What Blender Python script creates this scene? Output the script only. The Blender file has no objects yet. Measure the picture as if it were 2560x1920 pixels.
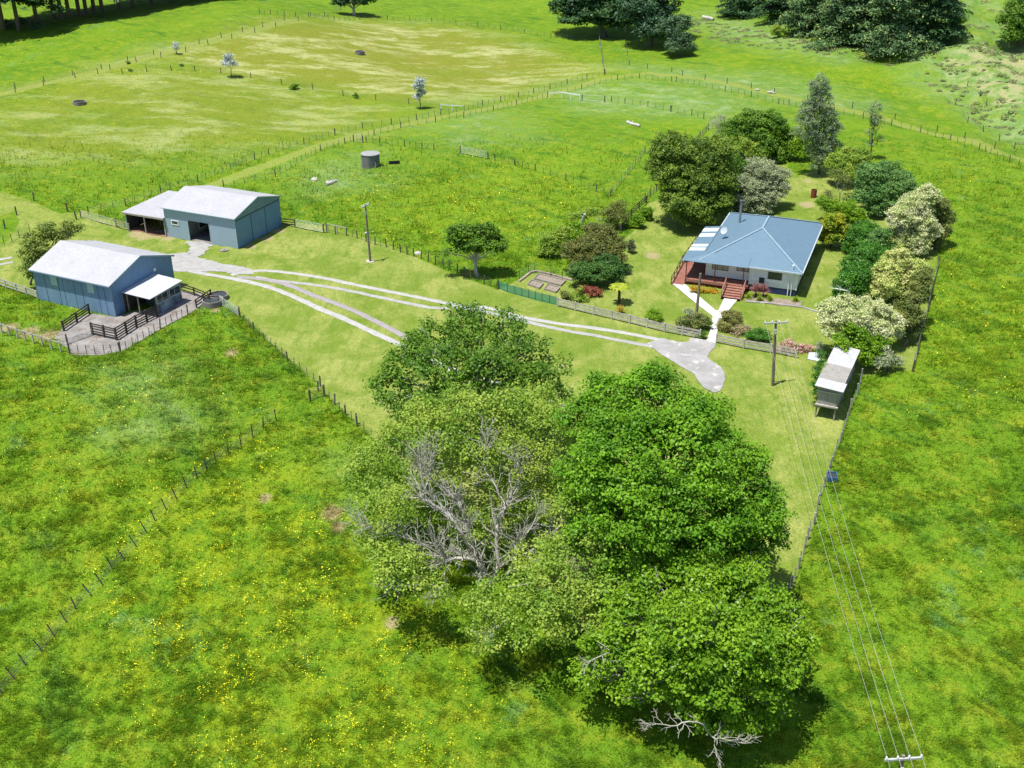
import bpy, math
import numpy as np
from mathutils import Matrix, Vector
sc = bpy.context.scene
# ------------------------------------------------------------------ camera
F = 2766.6; TH = math.radians(27.49); RO = math.radians(-.361); CZ = 52.
fw = np.array([0, math.cos(TH), -math.sin(TH)]); r0 = np.array([1., 0, 0]); u0 = np.array([0, math.sin(TH), math.cos(TH)])
CR = math.cos(RO)*r0 + math.sin(RO)*u0; CU = -math.sin(RO)*r0 + math.cos(RO)*u0; CC = np.array([0, 0, CZ])
cam = bpy.data.objects.new('camera', bpy.data.cameras.new('camera')); sc.collection.objects.link(cam)
cam.matrix_world = Matrix(((CR[0], CU[0], -fw[0], 0), (CR[1], CU[1], -fw[1], 0), (CR[2], CU[2], -fw[2], CZ), (0, 0, 0, 1)))
cam.data.sensor_width = 36; cam.data.lens = F/2560*36; cam.data.clip_end = 5000; cam.data.clip_start = .5
sc.camera = cam
# ------------------------------------------------------------------ sky, sun, exposure
SUN = Vector((-.25, -.13, .96)).normalized()      # towards the sun
elev = math.asin(SUN.z); azim = math.atan2(SUN.x, SUN.y)
w = bpy.data.worlds.new('World'); sc.world = w; w.use_nodes = True
wn = w.node_tree; sky = wn.nodes.new('ShaderNodeTexSky'); sky.sky_type = 'NISHITA'; sky.sun_disc = False
sky.sun_elevation = elev; sky.sun_rotation = azim; sky.air_density = 1; sky.dust_density = .6
wn.links.new(sky.outputs[0], wn.nodes['Background'].inputs[0]); wn.nodes['Background'].inputs[1].default_value = .10
sl = bpy.data.lights.new('sun', 'SUN'); sl.energy = 4.9; sl.angle = math.radians(.5); sl.color = (1, .96, .88)
so = bpy.data.objects.new('sun', sl); sc.collection.objects.link(so); so.rotation_euler = SUN.to_track_quat('Z', 'Y').to_euler()
sc.view_settings.view_transform = 'Standard'; sc.view_settings.look = 'None'; sc.view_settings.exposure = 0.5; sc.view_settings.gamma = 1
sc.cycles.max_bounces = 6; sc.cycles.transparent_max_bounces = 8
col = sc.collection
# ------------------------------------------------------------------ pixel <-> ground helpers
def sm(t): t = np.clip(t, 0, 1); return t*t*(3-2*t)
def T(x, y):
    x = np.asarray(x, float); y = np.asarray(y, float)
    d = np.maximum(0, 97-y); z = -.135*d*d/(d+6)*1.06
    far = sm((y-165)/60)
    z = z + far*(1.3*np.sin(x*.021+y*.013+1) + 1.0*np.sin(x*.043-y*.031) + .35*np.sin(x*.11+y*.07))
    z = z + 6*sm((y-235)/55)*sm((-20-x)/60)
    z = z + 9*sm((y-225)/90)*sm((x-60)/50) + sm((x-70)/25)*sm((y-170)/25)*(1.1*np.sin(x*.33+y*.21)*np.sin(y*.27-x*.12)+2.2*sm((x-95+.25*(y-200))/18))
    und = .10*np.sin(x*.9+y*.35)*np.sin(y*.7-x*.3) + .06*np.sin(x*2.1-y*.6)*np.sin(y*1.7+.5)
    rough = np.clip(1-np.abs(y-118)/22, 0, 1)           # level round the buildings
    return z + und*(1-sm(rough*2))
def ray(p): return fw + CR*(p[0]-1280)/F - CU*(p[1]-960)/F
def G(p):
    d = ray(p); ts = np.linspace(30, 900, 1800); P = CC[None]+d[None]*ts[:, None]
    h = P[:, 2]-T(P[:, 0], P[:, 1]); i = int(np.argmax(h < 0))
    if h[i] >= 0: i = len(ts)-1
    a, b = ts[max(i-1, 0)], ts[i]
    for _ in range(14):
        m = (a+b)/2; q = CC+d*m
        if q[2] > T(q[0], q[1]): a = m
        else: b = m
    q = CC+d*b; return np.array([q[0], q[1], float(T(q[0], q[1]))])
def AH(p, h):      # the point of that sight line h metres above the ground
    d = ray(p); ts = np.linspace(30, 500, 2400); P = CC[None]+d[None]*ts[:, None]; g = P[:, 2]-T(P[:, 0], P[:, 1])-h; i = int(np.argmax(g < 0)); return P[i]
def AY(p, y): d = ray(p); return CC+d*(y/d[1])       # the point of that sight line at distance y
def atz(p, z): d = ray(p); return CC+d*((z-CZ)/d[2])
def zz(ox, oy, s): return lambda a, b: (ox+a*s, oy+b*s)
R1=zz(0,400,.36166);R2=zz(1600,480,.25316);R3=zz(1200,480,.25316);R4=zz(1800,640,.28933);R5=zz(1560,160,.39783);R6=zz(0,0,.39783);R7=zz(800,0,.39783);R8=zz(1680,0,.39783)
Q1=zz(60,580,.22604);Q2=zz(280,430,.20796);Q3=zz(860,740,.32543);Q4=zz(860,1240,.40984);Q5=zz(1400,1300,.52441);Q6=zz(0,860,.63875);Q7=zz(640,460,.31646);Q8=zz(1900,900,.36164)
D=zz(0,0,1.15733);Z1=zz(1980,840,240/1810);Z2=zz(440,640,.08439);Z3=zz(0,420,.18081)
rng = np.random.default_rng(7)
# ------------------------------------------------------------------ node / material helpers
class NT:
    def __init__(s, nt): s.nt = nt; s.n = nt.nodes; s.l = nt.links
    def new(s, t, **k):
        n = s.n.new(t)
        for a, b in k.items(): setattr(n, a, b)
        return n
    def link(s, a, b): s.l.new(a, b)
    def noise(s, vec, scale, detail=5, rough=.6, dist=0):
        n = s.new('ShaderNodeTexNoise'); n.inputs['Scale'].default_value = scale; n.inputs['Detail'].default_value = detail
        n.inputs['Roughness'].default_value = rough; n.inputs['Distortion'].default_value = dist; s.link(vec, n.inputs['Vector']); return n.outputs['Fac']
    def mapr(s, v, a, b, c=0, d=1, smooth=True):
        n = s.new('ShaderNodeMapRange'); n.interpolation_type = 'SMOOTHSTEP' if smooth else 'LINEAR'
        for i, x in zip((1, 2, 3, 4), (a, b, c, d)): n.inputs[i].default_value = x
        s.link(v, n.inputs[0]); return n.outputs[0]
    def math(s, op, a, b=None, clamp=False):
        n = s.new('ShaderNodeMath', operation=op); n.use_clamp = clamp
        for i, x in enumerate((a, b)):
            if x is None: continue
            if isinstance(x, (int, float)): n.inputs[i].default_value = x
            else: s.link(x, n.inputs[i])
        return n.outputs[0]
    def mix(s, f, a, b, mode='MIX'):
        n = s.new('ShaderNodeMix', data_type='RGBA', blend_type=mode)
        for i, x in ((0, f), (6, a), (7, b)):
            if isinstance(x, (int, float)): n.inputs[i].default_value = x
            elif isinstance(x, tuple): n.inputs[i].default_value = (*x, 1)
            else: s.link(x, n.inputs[i])
        return n.outputs[2]
    def mapping(s, vec, scale, rot=0):
        n = s.new('ShaderNodeMapping'); n.inputs['Scale'].default_value = scale; n.inputs['Rotation'].default_value = (0, 0, rot)
        s.link(vec, n.inputs[0]); return n.outputs[0]
    def bump(s, h, strength, dist):
        n = s.new('ShaderNodeBump'); n.inputs['Strength'].default_value = strength; n.inputs['Distance'].default_value = dist
        s.link(h, n.inputs['Height']); return n.outputs[0]
def newmat(name):
    m = bpy.data.materials.new(name); m.use_nodes = True; t = NT(m.node_tree); b = m.node_tree.nodes['Principled BSDF']
    b.inputs['Specular IOR Level'].default_value = .3; return m, t, b
MC = {}
def M(name, c1, c2=None, scale=3., rough=.8, metal=0., bump=0., ribs=None, stretch=(1, 1, 1), c3=None, spots=None):
    """procedural surface: two tones by noise, optional ribs (axis, period), optional stains"""
    if name in MC: return MC[name]
    m, t, b = newmat(name); c2 = c2 or tuple(x*.75 for x in c1)
    tc = t.new('ShaderNodeTexCoord').outputs['Object']; v = t.mapping(tc, stretch)
    n1 = t.noise(v, scale, 6, .65); c = t.mix(t.mapr(n1, .3, .7), c1, c2)
    n2 = t.noise(v, scale*7, 3, .6); c = t.mix(t.mapr(n2, .35, .75, 0, .35), c, tuple(x*.6 for x in c1))
    if spots: c = t.mix(t.mapr(t.noise(v, spots[0], 4, .7), spots[1], spots[1]+.08), c, spots[2])
    t.link(c, b.inputs['Base Color']); b.inputs['Roughness'].default_value = rough; b.inputs['Metallic'].default_value = metal
    h = n2
    if ribs:
        ax, per, dep = ribs
        wv = t.new('ShaderNodeTexWave', wave_type='BANDS', bands_direction=ax); wv.inputs['Scale'].default_value = math.pi/10/per*2/2
        wv.inputs['Scale'].default_value = .314/per; t.link(tc, wv.inputs['Vector'])
        t.link(t.bump(wv.outputs['Fac'], .8, dep), b.inputs['Normal'])
        c = t.mix(t.mapr(wv.outputs['Fac'], 0, .25, .35, 0), c, tuple(x*.45 for x in c1)); t.link(c, b.inputs['Base Color'])
    elif bump: t.link(t.bump(h, .6, bump), b.inputs['Normal'])
    MC[name] = m; return m
def pasture(t, pos, blades=False):
    """meadow colour as a function of the place: same for the soil sheet and the blades on it"""
    A = t.new('ShaderNodeAttribute', attribute_name='zoneA'); B = t.new('ShaderNodeAttribute', attribute_name='zoneB')
    sa = t.new('ShaderNodeSeparateColor'); t.link(A.outputs['Color'], sa.inputs[0]); lawn, strip, dirt = sa.outputs
    sb = t.new('ShaderNodeSeparateColor'); t.link(B.outputs['Color'], sb.inputs[0]); dry, pale, yel = sb.outputs
    big = t.noise(pos, .045, 5, .62, .4); med = t.noise(pos, .28, 6, .68, .3); fine = t.noise(pos, 1.7, 4, .7); mic = t.noise(pos, 7, 3, .7)
    lay = t.noise(t.mapping(t.mapping(pos, (1, 1, 1), math.radians(42)), (.10, .36, .2)), 1., 6, .66, .3)
    c = t.mix(t.mapr(big, .30, .70), (.106, .212, .011), (.160, .268, .014))
    c = t.mix(t.mapr(t.noise(pos, .42, 7, .76, .2), .46, .62, 0, .8), c, (.235, .290, .020))
    c = t.mix(t.mapr(lay, .53, .66, 0, .65), c, (.050, .145, .014))
    c = t.mix(t.mapr(t.noise(t.mapping(pos, (1, 1, 1), .3), .19, 7, .78), .57, .66, 0, .6), c, (.15, .28, .085))
    c = t.mix(t.math('MULTIPLY', yel, t.mapr(t.noise(pos, .5, 5, .7), .42, .66, .0, .75)), c, (.26, .32, .012))
    # seeding, dried grass on the knoll
    streak = t.noise(t.mapping(pos, (.05, .13, .1), math.radians(12)), 1, 8, .74, .25)
    d = t.mix(t.mapr(streak, .47, .60), (.215, .235, .028), (.43, .42, .18))
    d = t.mix(t.mapr(med, .45, .72, 0, .7), d, (.245, .225, .045))
    c = t.mix(t.math('MULTIPLY', dry, t.mapr(big, .25, .55, .65, 1.)), c, d)
    p = t.mix(t.mapr(med, .4, .7), (.18, .285, .085), (.36, .42, .20))
    c = t.mix(t.math('MULTIPLY', pale, t.mapr(lay, .35, .62, .25, 1.)), c, p); c = t.mix(t.math('MULTIPLY', t.mapr(pale, .88, 1), t.mapr(med, .44, .6)), c, (.37, .35, .17))
    # mown lawn
    edge = t.math('ADD', lawn, t.math('MULTIPLY', t.math('SUBTRACT', med, .5), .06))
    lc = t.mix(t.mapr(t.noise(pos, .16, 6, .7, .4), .36, .66), (.175, .245, .030), (.335, .350, .095))
    lc = t.mix(t.mapr(t.noise(t.mapping(pos, (.9, .25, 1), math.radians(35)), 1.1, 6, .75), .44, .70, 0, .75), lc, (.115, .205, .016))
    lc = t.mix(t.mapr(fine, .52, .75, 0, .5), lc, (.40, .40, .13))
    c = t.mix(t.mapr(edge, .49, .51), c, lc)
    st = t.math('ADD', strip, t.math('MULTIPLY', t.math('SUBTRACT', med, .5), .12))
    c = t.mix(t.mapr(st, .45, .62, 0, .85), c, t.mix(t.mapr(fine, .35, .7), (.21, .28, .035), (.36, .35, .11)))
    # grain
    c = t.mix(t.mapr(t.noise(pos, .95, 6, .78), .52, .64, 0, .4), c, t.mix(1., c, (.6, .72, .7), 'MULTIPLY')); c = t.mix(t.mapr(fine, .42, .74, 0, .6), c, t.mix(1., c, (.56, .66, .5), 'MULTIPLY'))
    c = t.mix(t.mapr(mic, .35, .75, 0, 1), c, t.mix(1., c, (.5, .6, .5), 'MULTIPLY')); c = t.mix(t.mapr(t.noise(pos, 3.1, 5, .8), .54, .66, 0, .45), c, t.mix(1., c, (1.7, 1.55, 2.4), 'MULTIPLY'))
    dr = t.math('ADD', dirt, t.math('MULTIPLY', t.math('SUBTRACT', fine, .5), .25))
    soil = t.mix(t.mapr(mic, .3, .7), (.40, .33, .19), (.24, .20, .10))
    c = t.mix(t.mapr(dr, .47, .80, 0, .85), c, soil)
    return c, fine, mic, med
# ------------------------------------------------------------------ mesh helpers
def mesh_np(name, V, Fc, mat, parent=None, nv=4, attrs=None, smooth=False):
    me = bpy.data.meshes.new(name); V = np.ascontiguousarray(V, np.float32); Fc = np.ascontiguousarray(Fc, np.int32)
    me.vertices.add(len(V)); me.vertices.foreach_set('co', V.ravel()); n = len(Fc)
    me.loops.add(n*nv); me.loops.foreach_set('vertex_index', Fc.ravel()); me.polygons.add(n)
    me.polygons.foreach_set('loop_start', np.arange(n, dtype=np.int32)*nv); me.update(calc_edges=True)
    if smooth: me.polygons.foreach_set('use_smooth', np.ones(n, bool))
    for k, a in (attrs or {}).items():
        ca = me.color_attributes.new(k, 'FLOAT_COLOR', 'POINT'); full = np.ones((len(V), 4), np.float32); full[:, :3] = a; ca.data.foreach_set('color', full.ravel())
    me.materials.append(mat); return link(name, me, parent)
def link(name, me, parent=None):
    o = bpy.data.objects.new(name, me); col.objects.link(o)
    if parent is not None: o.parent = parent
    return o
def tag(o, label=None, cat=None, group=None, kind=None):
    if label: o['label'] = label
    if cat: o['category'] = cat
    if group: o['group'] = group
    if kind: o['kind'] = kind
    return o
def thing(name, label, cat, loc, rz=0, group=None):
    o = bpy.data.objects.new(name, None); col.objects.link(o); o.location = [float(a) for a in loc]; o.rotation_euler = (0, 0, rz); o.empty_display_size = .3
    return tag(o, label, cat, group)
class MB:
    def __init__(s): s.v = []; s.f = []; s.sm = False
    def poly(s, pts): i = len(s.v); s.v += [tuple(map(float, p)) for p in pts]; s.f.append(list(range(i, i+len(pts)))); return s
    def box(s, x0, y0, z0, x1, y1, z1):
        i = len(s.v); s.v += [(x, y, z) for z in (z0, z1) for x, y in ((x0, y0), (x1, y0), (x1, y1), (x0, y1))]
        s.f += [[i+a for a in q] for q in ((3, 2, 1, 0), (4, 5, 6, 7), (0, 1, 5, 4), (1, 2, 6, 5), (2, 3, 7, 6), (3, 0, 4, 7))]; return s
    def slab(s, pts, th):      # polygon given its thickness, downwards
        n = len(pts); i = len(s.v); s.v += [tuple(map(float, p)) for p in pts]+[(float(p[0]), float(p[1]), float(p[2])-th) for p in pts]
        s.f.append([i+k for k in range(n)]); s.f.append([i+n+k for k in reversed(range(n))])
        for k in range(n): a, b = i+k, i+(k+1) % n; s.f.append([a, a+n, b+n, b])
        return s
    def beam(s, p, q, wd, ht, up=(0, 0, 1)):   # a rectangular bar from p to q
        p = Vector(p); q = Vector(q); d = (q-p).normalized(); sd = d.cross(Vector(up))
        if sd.length < 1e-4: sd = Vector((1, 0, 0))
        sd.normalize(); u = sd.cross(d).normalized(); i = len(s.v)
        for c in (p, q):
            for a, b in ((-1, -1), (1, -1), (1, 1), (-1, 1)): s.v.append(tuple(c+sd*a*wd/2+u*b*ht/2))
        s.f += [[i+a for a in k] for k in ((0, 1, 2, 3), (7, 6, 5, 4), (0, 4, 5, 1), (1, 5, 6, 2), (2, 6, 7, 3), (3, 7, 4, 0))]; return s
    def tube(s, pts, rad, n=7, cap=True):
        pts = [Vector(p) for p in pts]; rad = rad if hasattr(rad, '__len__') else [rad]*len(pts); base = len(s.v); pu = None
        for k, p in enumerate(pts):
            d = (pts[min(k+1, len(pts)-1)]-pts[max(k-1, 0)])
            d = d.normalized() if d.length > 1e-6 else Vector((0, 0, 1))
            a = pu if pu is not None else (Vector((1, 0, 0)) if abs(d.x) < .8 else Vector((0, 1, 0)))
            u = (a-d*a.dot(d)).normalized(); pu = u; w_ = d.cross(u)
            for j in range(n): t = 2*math.pi*j/n; s.v.append(tuple(p+(u*math.cos(t)+w_*math.sin(t))*rad[k]))
        for k in range(len(pts)-1):
            for j in range(n): a = base+k*n+j; b = base+k*n+(j+1) % n; s.f.append([a, b, b+n, a+n])
        if cap: s.f.append([base+j for j in reversed(range(n))]); s.f.append([base+(len(pts)-1)*n+j for j in range(n)])
        return s
    def ring(s, c, r, h, th, n=28):      # open round wall
        cx, cy, cz = c; i = len(s.v)
        for j in range(n):
            t = 2*math.pi*j/n
            for rr, z in ((r, 0), (r, h), (r-th, h), (r-th, .1)): s.v.append((cx+rr*math.cos(t), cy+rr*math.sin(t), cz+z))
        for j in range(n):
            a = i+4*j; b = i+4*((j+1) % n)
            for k in range(3): s.f.append([a+k, b+k, b+k+1, a+k+1])
        return s
    def build(s, name, mat, parent=None, bevel=0, smooth=False):
        me = bpy.data.meshes.new(name); me.from_pydata(s.v, [], s.f); me.materials.append(mat)
        if smooth: me.polygons.foreach_set('use_smooth', np.ones(len(me.polygons), bool))
        o = link(name, me, parent)
        if bevel: b = o.modifiers.new('bevel', 'BEVEL'); b.width = bevel; b.segments = 1
        return o
# ------------------------------------------------------------------ materials
wood_grey = M('weathered_timber', (.36, .33, .28), (.22, .20, .17), 4, .9, bump=.01, stretch=(1, 1, .3))
wood_dark = M('dark_creosoted_timber', (.085, .072, .06), (.04, .034, .03), 5, .9, bump=.01)
wood_post = M('fence_post_timber', (.16, .135, .11), (.07, .06, .05), 5, .9)
wood_pale = M('bleached_rail_timber', (.56, .53, .47), (.33, .30, .26), 2.5, .9, stretch=(1, 1, 1), spots=(1.6, .60, (.16, .14, .12)))
wire_m = M('galvanised_wire', (.42, .42, .40), rough=.5, metal=.6)
galv = M('galvanised_steel', (.52, .56, .54), (.40, .44, .42), 4, .45, metal=.3)
line_m = M('aluminium_conductor', (.46, .46, .40), rough=.5)
roofw = M('white_painted_iron_roof', (.43, .43, .455), (.385, .385, .415), .4, .55, ribs=('X', .22, .02), spots=(.8, .66, (.34, .335, .345)))
clad_blue = M('blue_grey_steel_cladding', (.16, .27, .42), (.21, .33, .47), .7, .55, ribs=('X', .17, .02), stretch=(1, 1, .25), spots=(.55, .62, (.20, .28, .37)))
clad_blue_y = M('blue_grey_steel_gable', (.13, .24, .42), (.155, .28, .46), .7, .55, ribs=('Y', .17, .02), stretch=(1, 1, .25))
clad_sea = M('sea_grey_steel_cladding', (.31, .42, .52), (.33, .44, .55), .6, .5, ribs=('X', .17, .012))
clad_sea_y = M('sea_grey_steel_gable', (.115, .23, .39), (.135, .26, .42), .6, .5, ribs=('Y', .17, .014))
trim_sea = M('pale_blue_flashing', (.42, .56, .60), rough=.5)
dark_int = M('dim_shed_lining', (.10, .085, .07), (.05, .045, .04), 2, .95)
concrete = M('weathered_concrete', (.30, .28, .265), (.17, .155, .145), .55, .95, bump=.01, spots=(.9, .56, (.16, .12, .10)))
white_paint = M('white_paint', (.80, .82, .84), (.76, .78, .80), 1, .5)
weatherboard = M('white_weatherboard', (.80, .83, .86), (.77, .80, .84), .6, .5, ribs=('Z', .17, .02))
roof_blue = M('grey_blue_metal_tiles', (.135, .215, .285), (.12, .195, .265), 1.3, .45, bump=.004, spots=(.33, .73, (.12, .19, .25)))
ridge_blue = M('pale_ridge_capping', (.28, .39, .47), rough=.45)
deck_red = M('red_stained_decking', (.30, .125, .095), (.22, .085, .06), 1.2, .7, ribs=('X', .14, .008))
deck_trim = M('red_stained_timber', (.34, .16, .115), (.25, .11, .08), 2, .7)
navy = M('navy_baseboard', (.020, .035, .10), (.03, .045, .12), 1, .6)
alu_dark = M('dark_window_frame', (.03, .04, .05), rough=.4)
glass = M('dark_window_glass', (.035, .045, .05), (.05, .06, .065), .7, .08); glass.node_tree.nodes['Principled BSDF'].inputs['Specular IOR Level'].default_value = .6
blind = M('pale_window_blind', (.42, .40, .36), rough=.3)
clearsheet = M('pale_translucent_sheet', (.36, .52, .52), (.42, .56, .56), 1, .5, ribs=('X', .17, .012))
path_m = M('pale_garden_concrete', (.66, .65, .62), (.56, .545, .52), .8, .9, spots=(3, .72, (.45, .42, .38)))
gravel_m = M('pale_gravel', (.38, .375, .365), (.28, .275, .265), 1.1, .95, bump=.02, spots=(.5, .60, (.34, .31, .28)))
gravel_w = M('white_lime_gravel', (.42, .415, .40), (.32, .315, .30), 1.3, .95, bump=.02)
gravel_p = M('purplish_gravel', (.32, .29, .305), (.25, .23, .235), 1.3, .95, bump=.02)
slab_m = M('driveway_slab', (.35, .34, .335), (.25, .24, .235), .45, .95, bump=.008, spots=(.7, .56, (.42, .41, .40)))
bark = M('grey_brown_bark', (.16, .13, .10), (.09, .072, .055), 2, .95, bump=.03, stretch=(1, 1, .3))
bark_pale = M('lichened_pale_bark', (.52, .50, .43), (.30, .285, .25), 1.6, .95, bump=.02)
tank_m = M('stained_concrete_tank', (.20, .20, .20), (.12, .12, .125), 1.2, .9, stretch=(1, 1, .3))
black_p = M('black_plastic', (.02, .02, .022), rough=.5)
water_m = M('trough_water', (.05, .06, .06), rough=.08)
# ================================================================== THE GROUND
def poly_sdf(P, X, Y):
    d = np.full(X.shape, 1e9); ins = np.zeros(X.shape, bool); n = len(P)
    for i in range(n):
        a = P[i]; b = P[(i+1) % n]; e = b-a; wx = X-a[0]; wy = Y-a[1]; t = np.clip((wx*e[0]+wy*e[1])/(e@e), 0, 1)
        d = np.minimum(d, (wx-e[0]*t)**2+(wy-e[1]*t)**2)
        c = ((a[1] > Y) != (b[1] > Y)); xi = a[0]+(Y-a[1])/(b[1]-a[1]+1e-12)*e[0]; ins ^= c & (X < xi)
    d = np.sqrt(d); return np.where(ins, d, -d)
def line_sdf(P, X, Y, hw):
    d = np.full(X.shape, 1e9)
    for i in range(len(P)-1):
        a = P[i][:2]; e = P[i+1][:2]-a; wx = X-a[0]; wy = Y-a[1]; t = np.clip((wx*e[0]+wy*e[1])/(e@e), 0, 1)
        d = np.minimum(d, (wx-e[0]*t)**2+(wy-e[1]*t)**2)
    return hw-np.sqrt(d)
def GP(pts): return np.array([G(p)[:2] for p in pts])
lawnP = GP([D(*q) for q in ((-60,420),(0,413),(60,432),(130,462),(182,458),(270,492),(470,510),(606,478),(700,487),(830,528),(950,580),(1075,627),(1150,590),(1230,598),(1290,560),(1335,530),(1372,495),(1400,440),(1500,400),(1560,310),(1660,320),(1720,380),(1830,350),(1950,400),(2040,470),(2022,560),(2000,700),(1970,800),(1850,815),(1830,880),(1790,1030),(1715,1270),(1640,1400),(1520,1500),(1313,1404),(1080,1180),(770,915),(640,790),(560,715),(490,650),(440,640),(385,640),(330,640),(75,640),(0,608),(-60,590))])
tri = GP([D(*q) for q in ((-60,470),(0,468),(28,455),(42,475),(20,520),(-60,555))])
strips = [(GP([R6(*q) for q in ((-200,625),(0,590),(280,525),(630,448),(830,382),(1000,340),(1300,265),(1600,190),(1880,130))]), 2.1),
  (GP([D(*q) for q in ((450,402),(590,352),(700,312),(800,284),(900,263),(1040,238),(1180,206),(1300,170),(1400,158),(1520,172),(1680,205),(1900,255),(2100,305),(2212,345),(2320,390))]), 1.45),
  (GP([D(*q) for q in ((-40,425),(60,450),(150,490),(220,505))]), 1.2)]
dryP = GP([D(*q) for q in ((330,120),(480,75),(620,40),(800,42),(1000,60),(1180,110),(1290,150),(1150,195),(930,225),(700,200),(500,170))])
dry2 = GP([D(*q) for q in ((-80,260),(200,140),(600,150),(900,230),(760,290),(500,330),(-80,360))])
pales = [(GP([D(*q) for q in ((1960,110),(2060,90),(2300,80),(2300,345),(2180,300),(2090,235),(2010,190))]), 1.), (GP([D(*q) for q in ((1540,30),(1700,60),(1850,110),(1820,130),(1600,90),(1500,50))]), .95), (GP([D(*q) for q in ((1200,190),(1400,170),(1600,210),(1650,260),(1450,250),(1250,240))]), .8),
  (GP([D(*q) for q in ((1350,140),(1650,160),(1900,230),(1800,240),(1500,190))]), .8), (GP([D(*q) for q in ((640,360),(800,330),(820,400),(680,420))]), .7), (GP([D(*q) for q in ((900,260),(1100,235),(1150,300),(980,320))]), .55),
  (GP([D(*q) for q in ((230,800),(380,790),(420,930),(250,950))]), .6), (GP([D(*q) for q in ((1950,0),(2260,0),(2260,120),(2000,120))]), .6), (GP([D(*q) for q in ((760,1000),(900,930),(930,1080),(780,1130))]), .4)]
yels = [(GP([D(*q) for q in ((250,1050),(560,950),(800,1100),(1000,1350),(1100,1700),(500,1700),(150,1500))]), 1.), (GP([D(*q) for q in ((0,820),(400,800),(560,900),(300,1050),(0,1200))]), .45),
  (GP([D(*q) for q in ((700,420),(1000,330),(1300,400),(1200,520),(800,520))]), .5), (GP([D(*q) for q in ((-40,180),(300,130),(420,170),(200,230),(-40,250))]), .7),
  (GP([D(*q) for q in ((1180,110),(1310,120),(1290,165),(1150,170))]), .9), (GP([D(*q) for q in ((2000,560),(2260,600),(2260,900),(2000,900))]), .5), (GP([D(*q) for q in ((1750,150),(2100,220),(2100,250),(1900,200))]), .9)]
dirts = [(D(730,1140),.8),(D(765,1168),.35),(D(500,763),.9),(D(573,1076),.7),(D(847,1345),.7),(R5(1155,735),1.),(R5(1145,885),1.4),(R5(1200,815),.9),(D(1345,335),.1),(R5(180,1205),1.3),(D(1670,975),.1),
  (R1(1000,520),1.6),(R1(950,505),1.6),(R1(1090,525),1.3),(R1(1160,540),1.2),(R1(1730,600),1.),(R1(1850,545),1.2),(R1(1930,490),1.2),(R1(200,1190),1.5),(R1(330,1215),1.5),(R1(1300,960),2.),(Q6(1300,665),1.1),(R1(60,1160),1.3),(R1(1490,1040),.7),(R3(1500,630),.01)]
dirtP = [(G(p)[:2], r) for p, r in dirts]
bare_polys = [GP([Q1(*q) for q in ((390,1120),(430,1040),(700,900),(1030,945),(1200,880),(1480,850),(1700,650),(1950,680),(2050,760),(1900,870),(1500,1080),(1080,1330),(800,1370),(520,1370),(470,1280),(330,1180))]), GP([Q1(*q) for q in ((160,740),(1030,940),(1600,500),(700,300))])]
def zones(X, Y):
    lawn = np.maximum(.5+poly_sdf(lawnP, X, Y)/10, 0); lawn = np.minimum(lawn, .5-poly_sdf(tri, X, Y)/10)
    st = np.full(X.shape, -9.)
    for P, hw in strips: st = np.maximum(st, line_sdf(P, X, Y, hw)/hw)
    dt = np.full(X.shape, -9.)
    for c, r in dirtP: dt = np.maximum(dt, (r-np.hypot(X-c[0], (Y-c[1])*.8))/r)
    dry = sm(.5+poly_sdf(dryP, X, Y)/26); dry = np.maximum(dry, .62*sm(.5+poly_sdf(dry2, X, Y)/30))
    pale = np.zeros(X.shape); yel = np.zeros(X.shape)
    for P, a in pales: pale = np.maximum(pale, a*sm(.5+poly_sdf(P, X, Y)/(8+Y*.05)))
    for P, a in yels: yel = np.maximum(yel, a*sm(.5+poly_sdf(P, X, Y)/(8+Y*.03)))
    cl = lambda a: np.clip(a, 0, 1)
    return np.stack([cl(lawn), cl(.5+st*.5), cl(.5+dt*.5)], -1), np.stack([cl(dry), cl(pale), cl(yel)], -1)
def axis(lo, hi, s, far_lo, far_hi):
    a = list(np.arange(lo, hi, s)); st = s
    while a[-1] < far_hi: st *= 1.09; a.append(a[-1]+st)
    st = s
    while a[0] > far_lo: st *= 1.09; a.insert(0, a[0]-st)
    return np.array(a)
xs = np.unique(np.concatenate([axis(-190, 190, 1., -1500, 1500), np.arange(-75, 75, .5)])); ys = np.unique(np.concatenate([axis(45, 160, .5, -300, 160.2), axis(161.4, 365, 1.2, 161.4, 2500)]))
X, Y = np.meshgrid(xs, ys); Z = T(X, Y); zA, zB = zones(X.ravel(), Y.ravel())
nx, ny = len(xs), len(ys); I = np.arange(nx*ny).reshape(ny, nx)
Fq = np.stack([I[:-1, :-1], I[:-1, 1:], I[1:, 1:], I[1:, :-1]], -1).reshape(-1, 4)
gm, t, b = newmat('pasture_ground'); pos = t.new('ShaderNodeNewGeometry').outputs['Position']
c, fine, mic, med = pasture(t, pos); t.link(c, b.inputs['Base Color']); b.inputs['Roughness'].default_value = .95; b.inputs['Specular IOR Level'].default_value = .1
hh = t.math('ADD', t.math('MULTIPLY', fine, 1.), t.math('MULTIPLY', mic, .35)); t.link(t.bump(hh, .8, .2), b.inputs['Normal'])
ground = mesh_np('ground', np.stack([X.ravel(), Y.ravel(), Z.ravel()], -1), Fq, gm, attrs={'zoneA': zA, 'zoneB': zB}, smooth=True)
tag(ground, 'rolling green farm pasture and mown lawn', 'ground', kind='structure')
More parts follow.
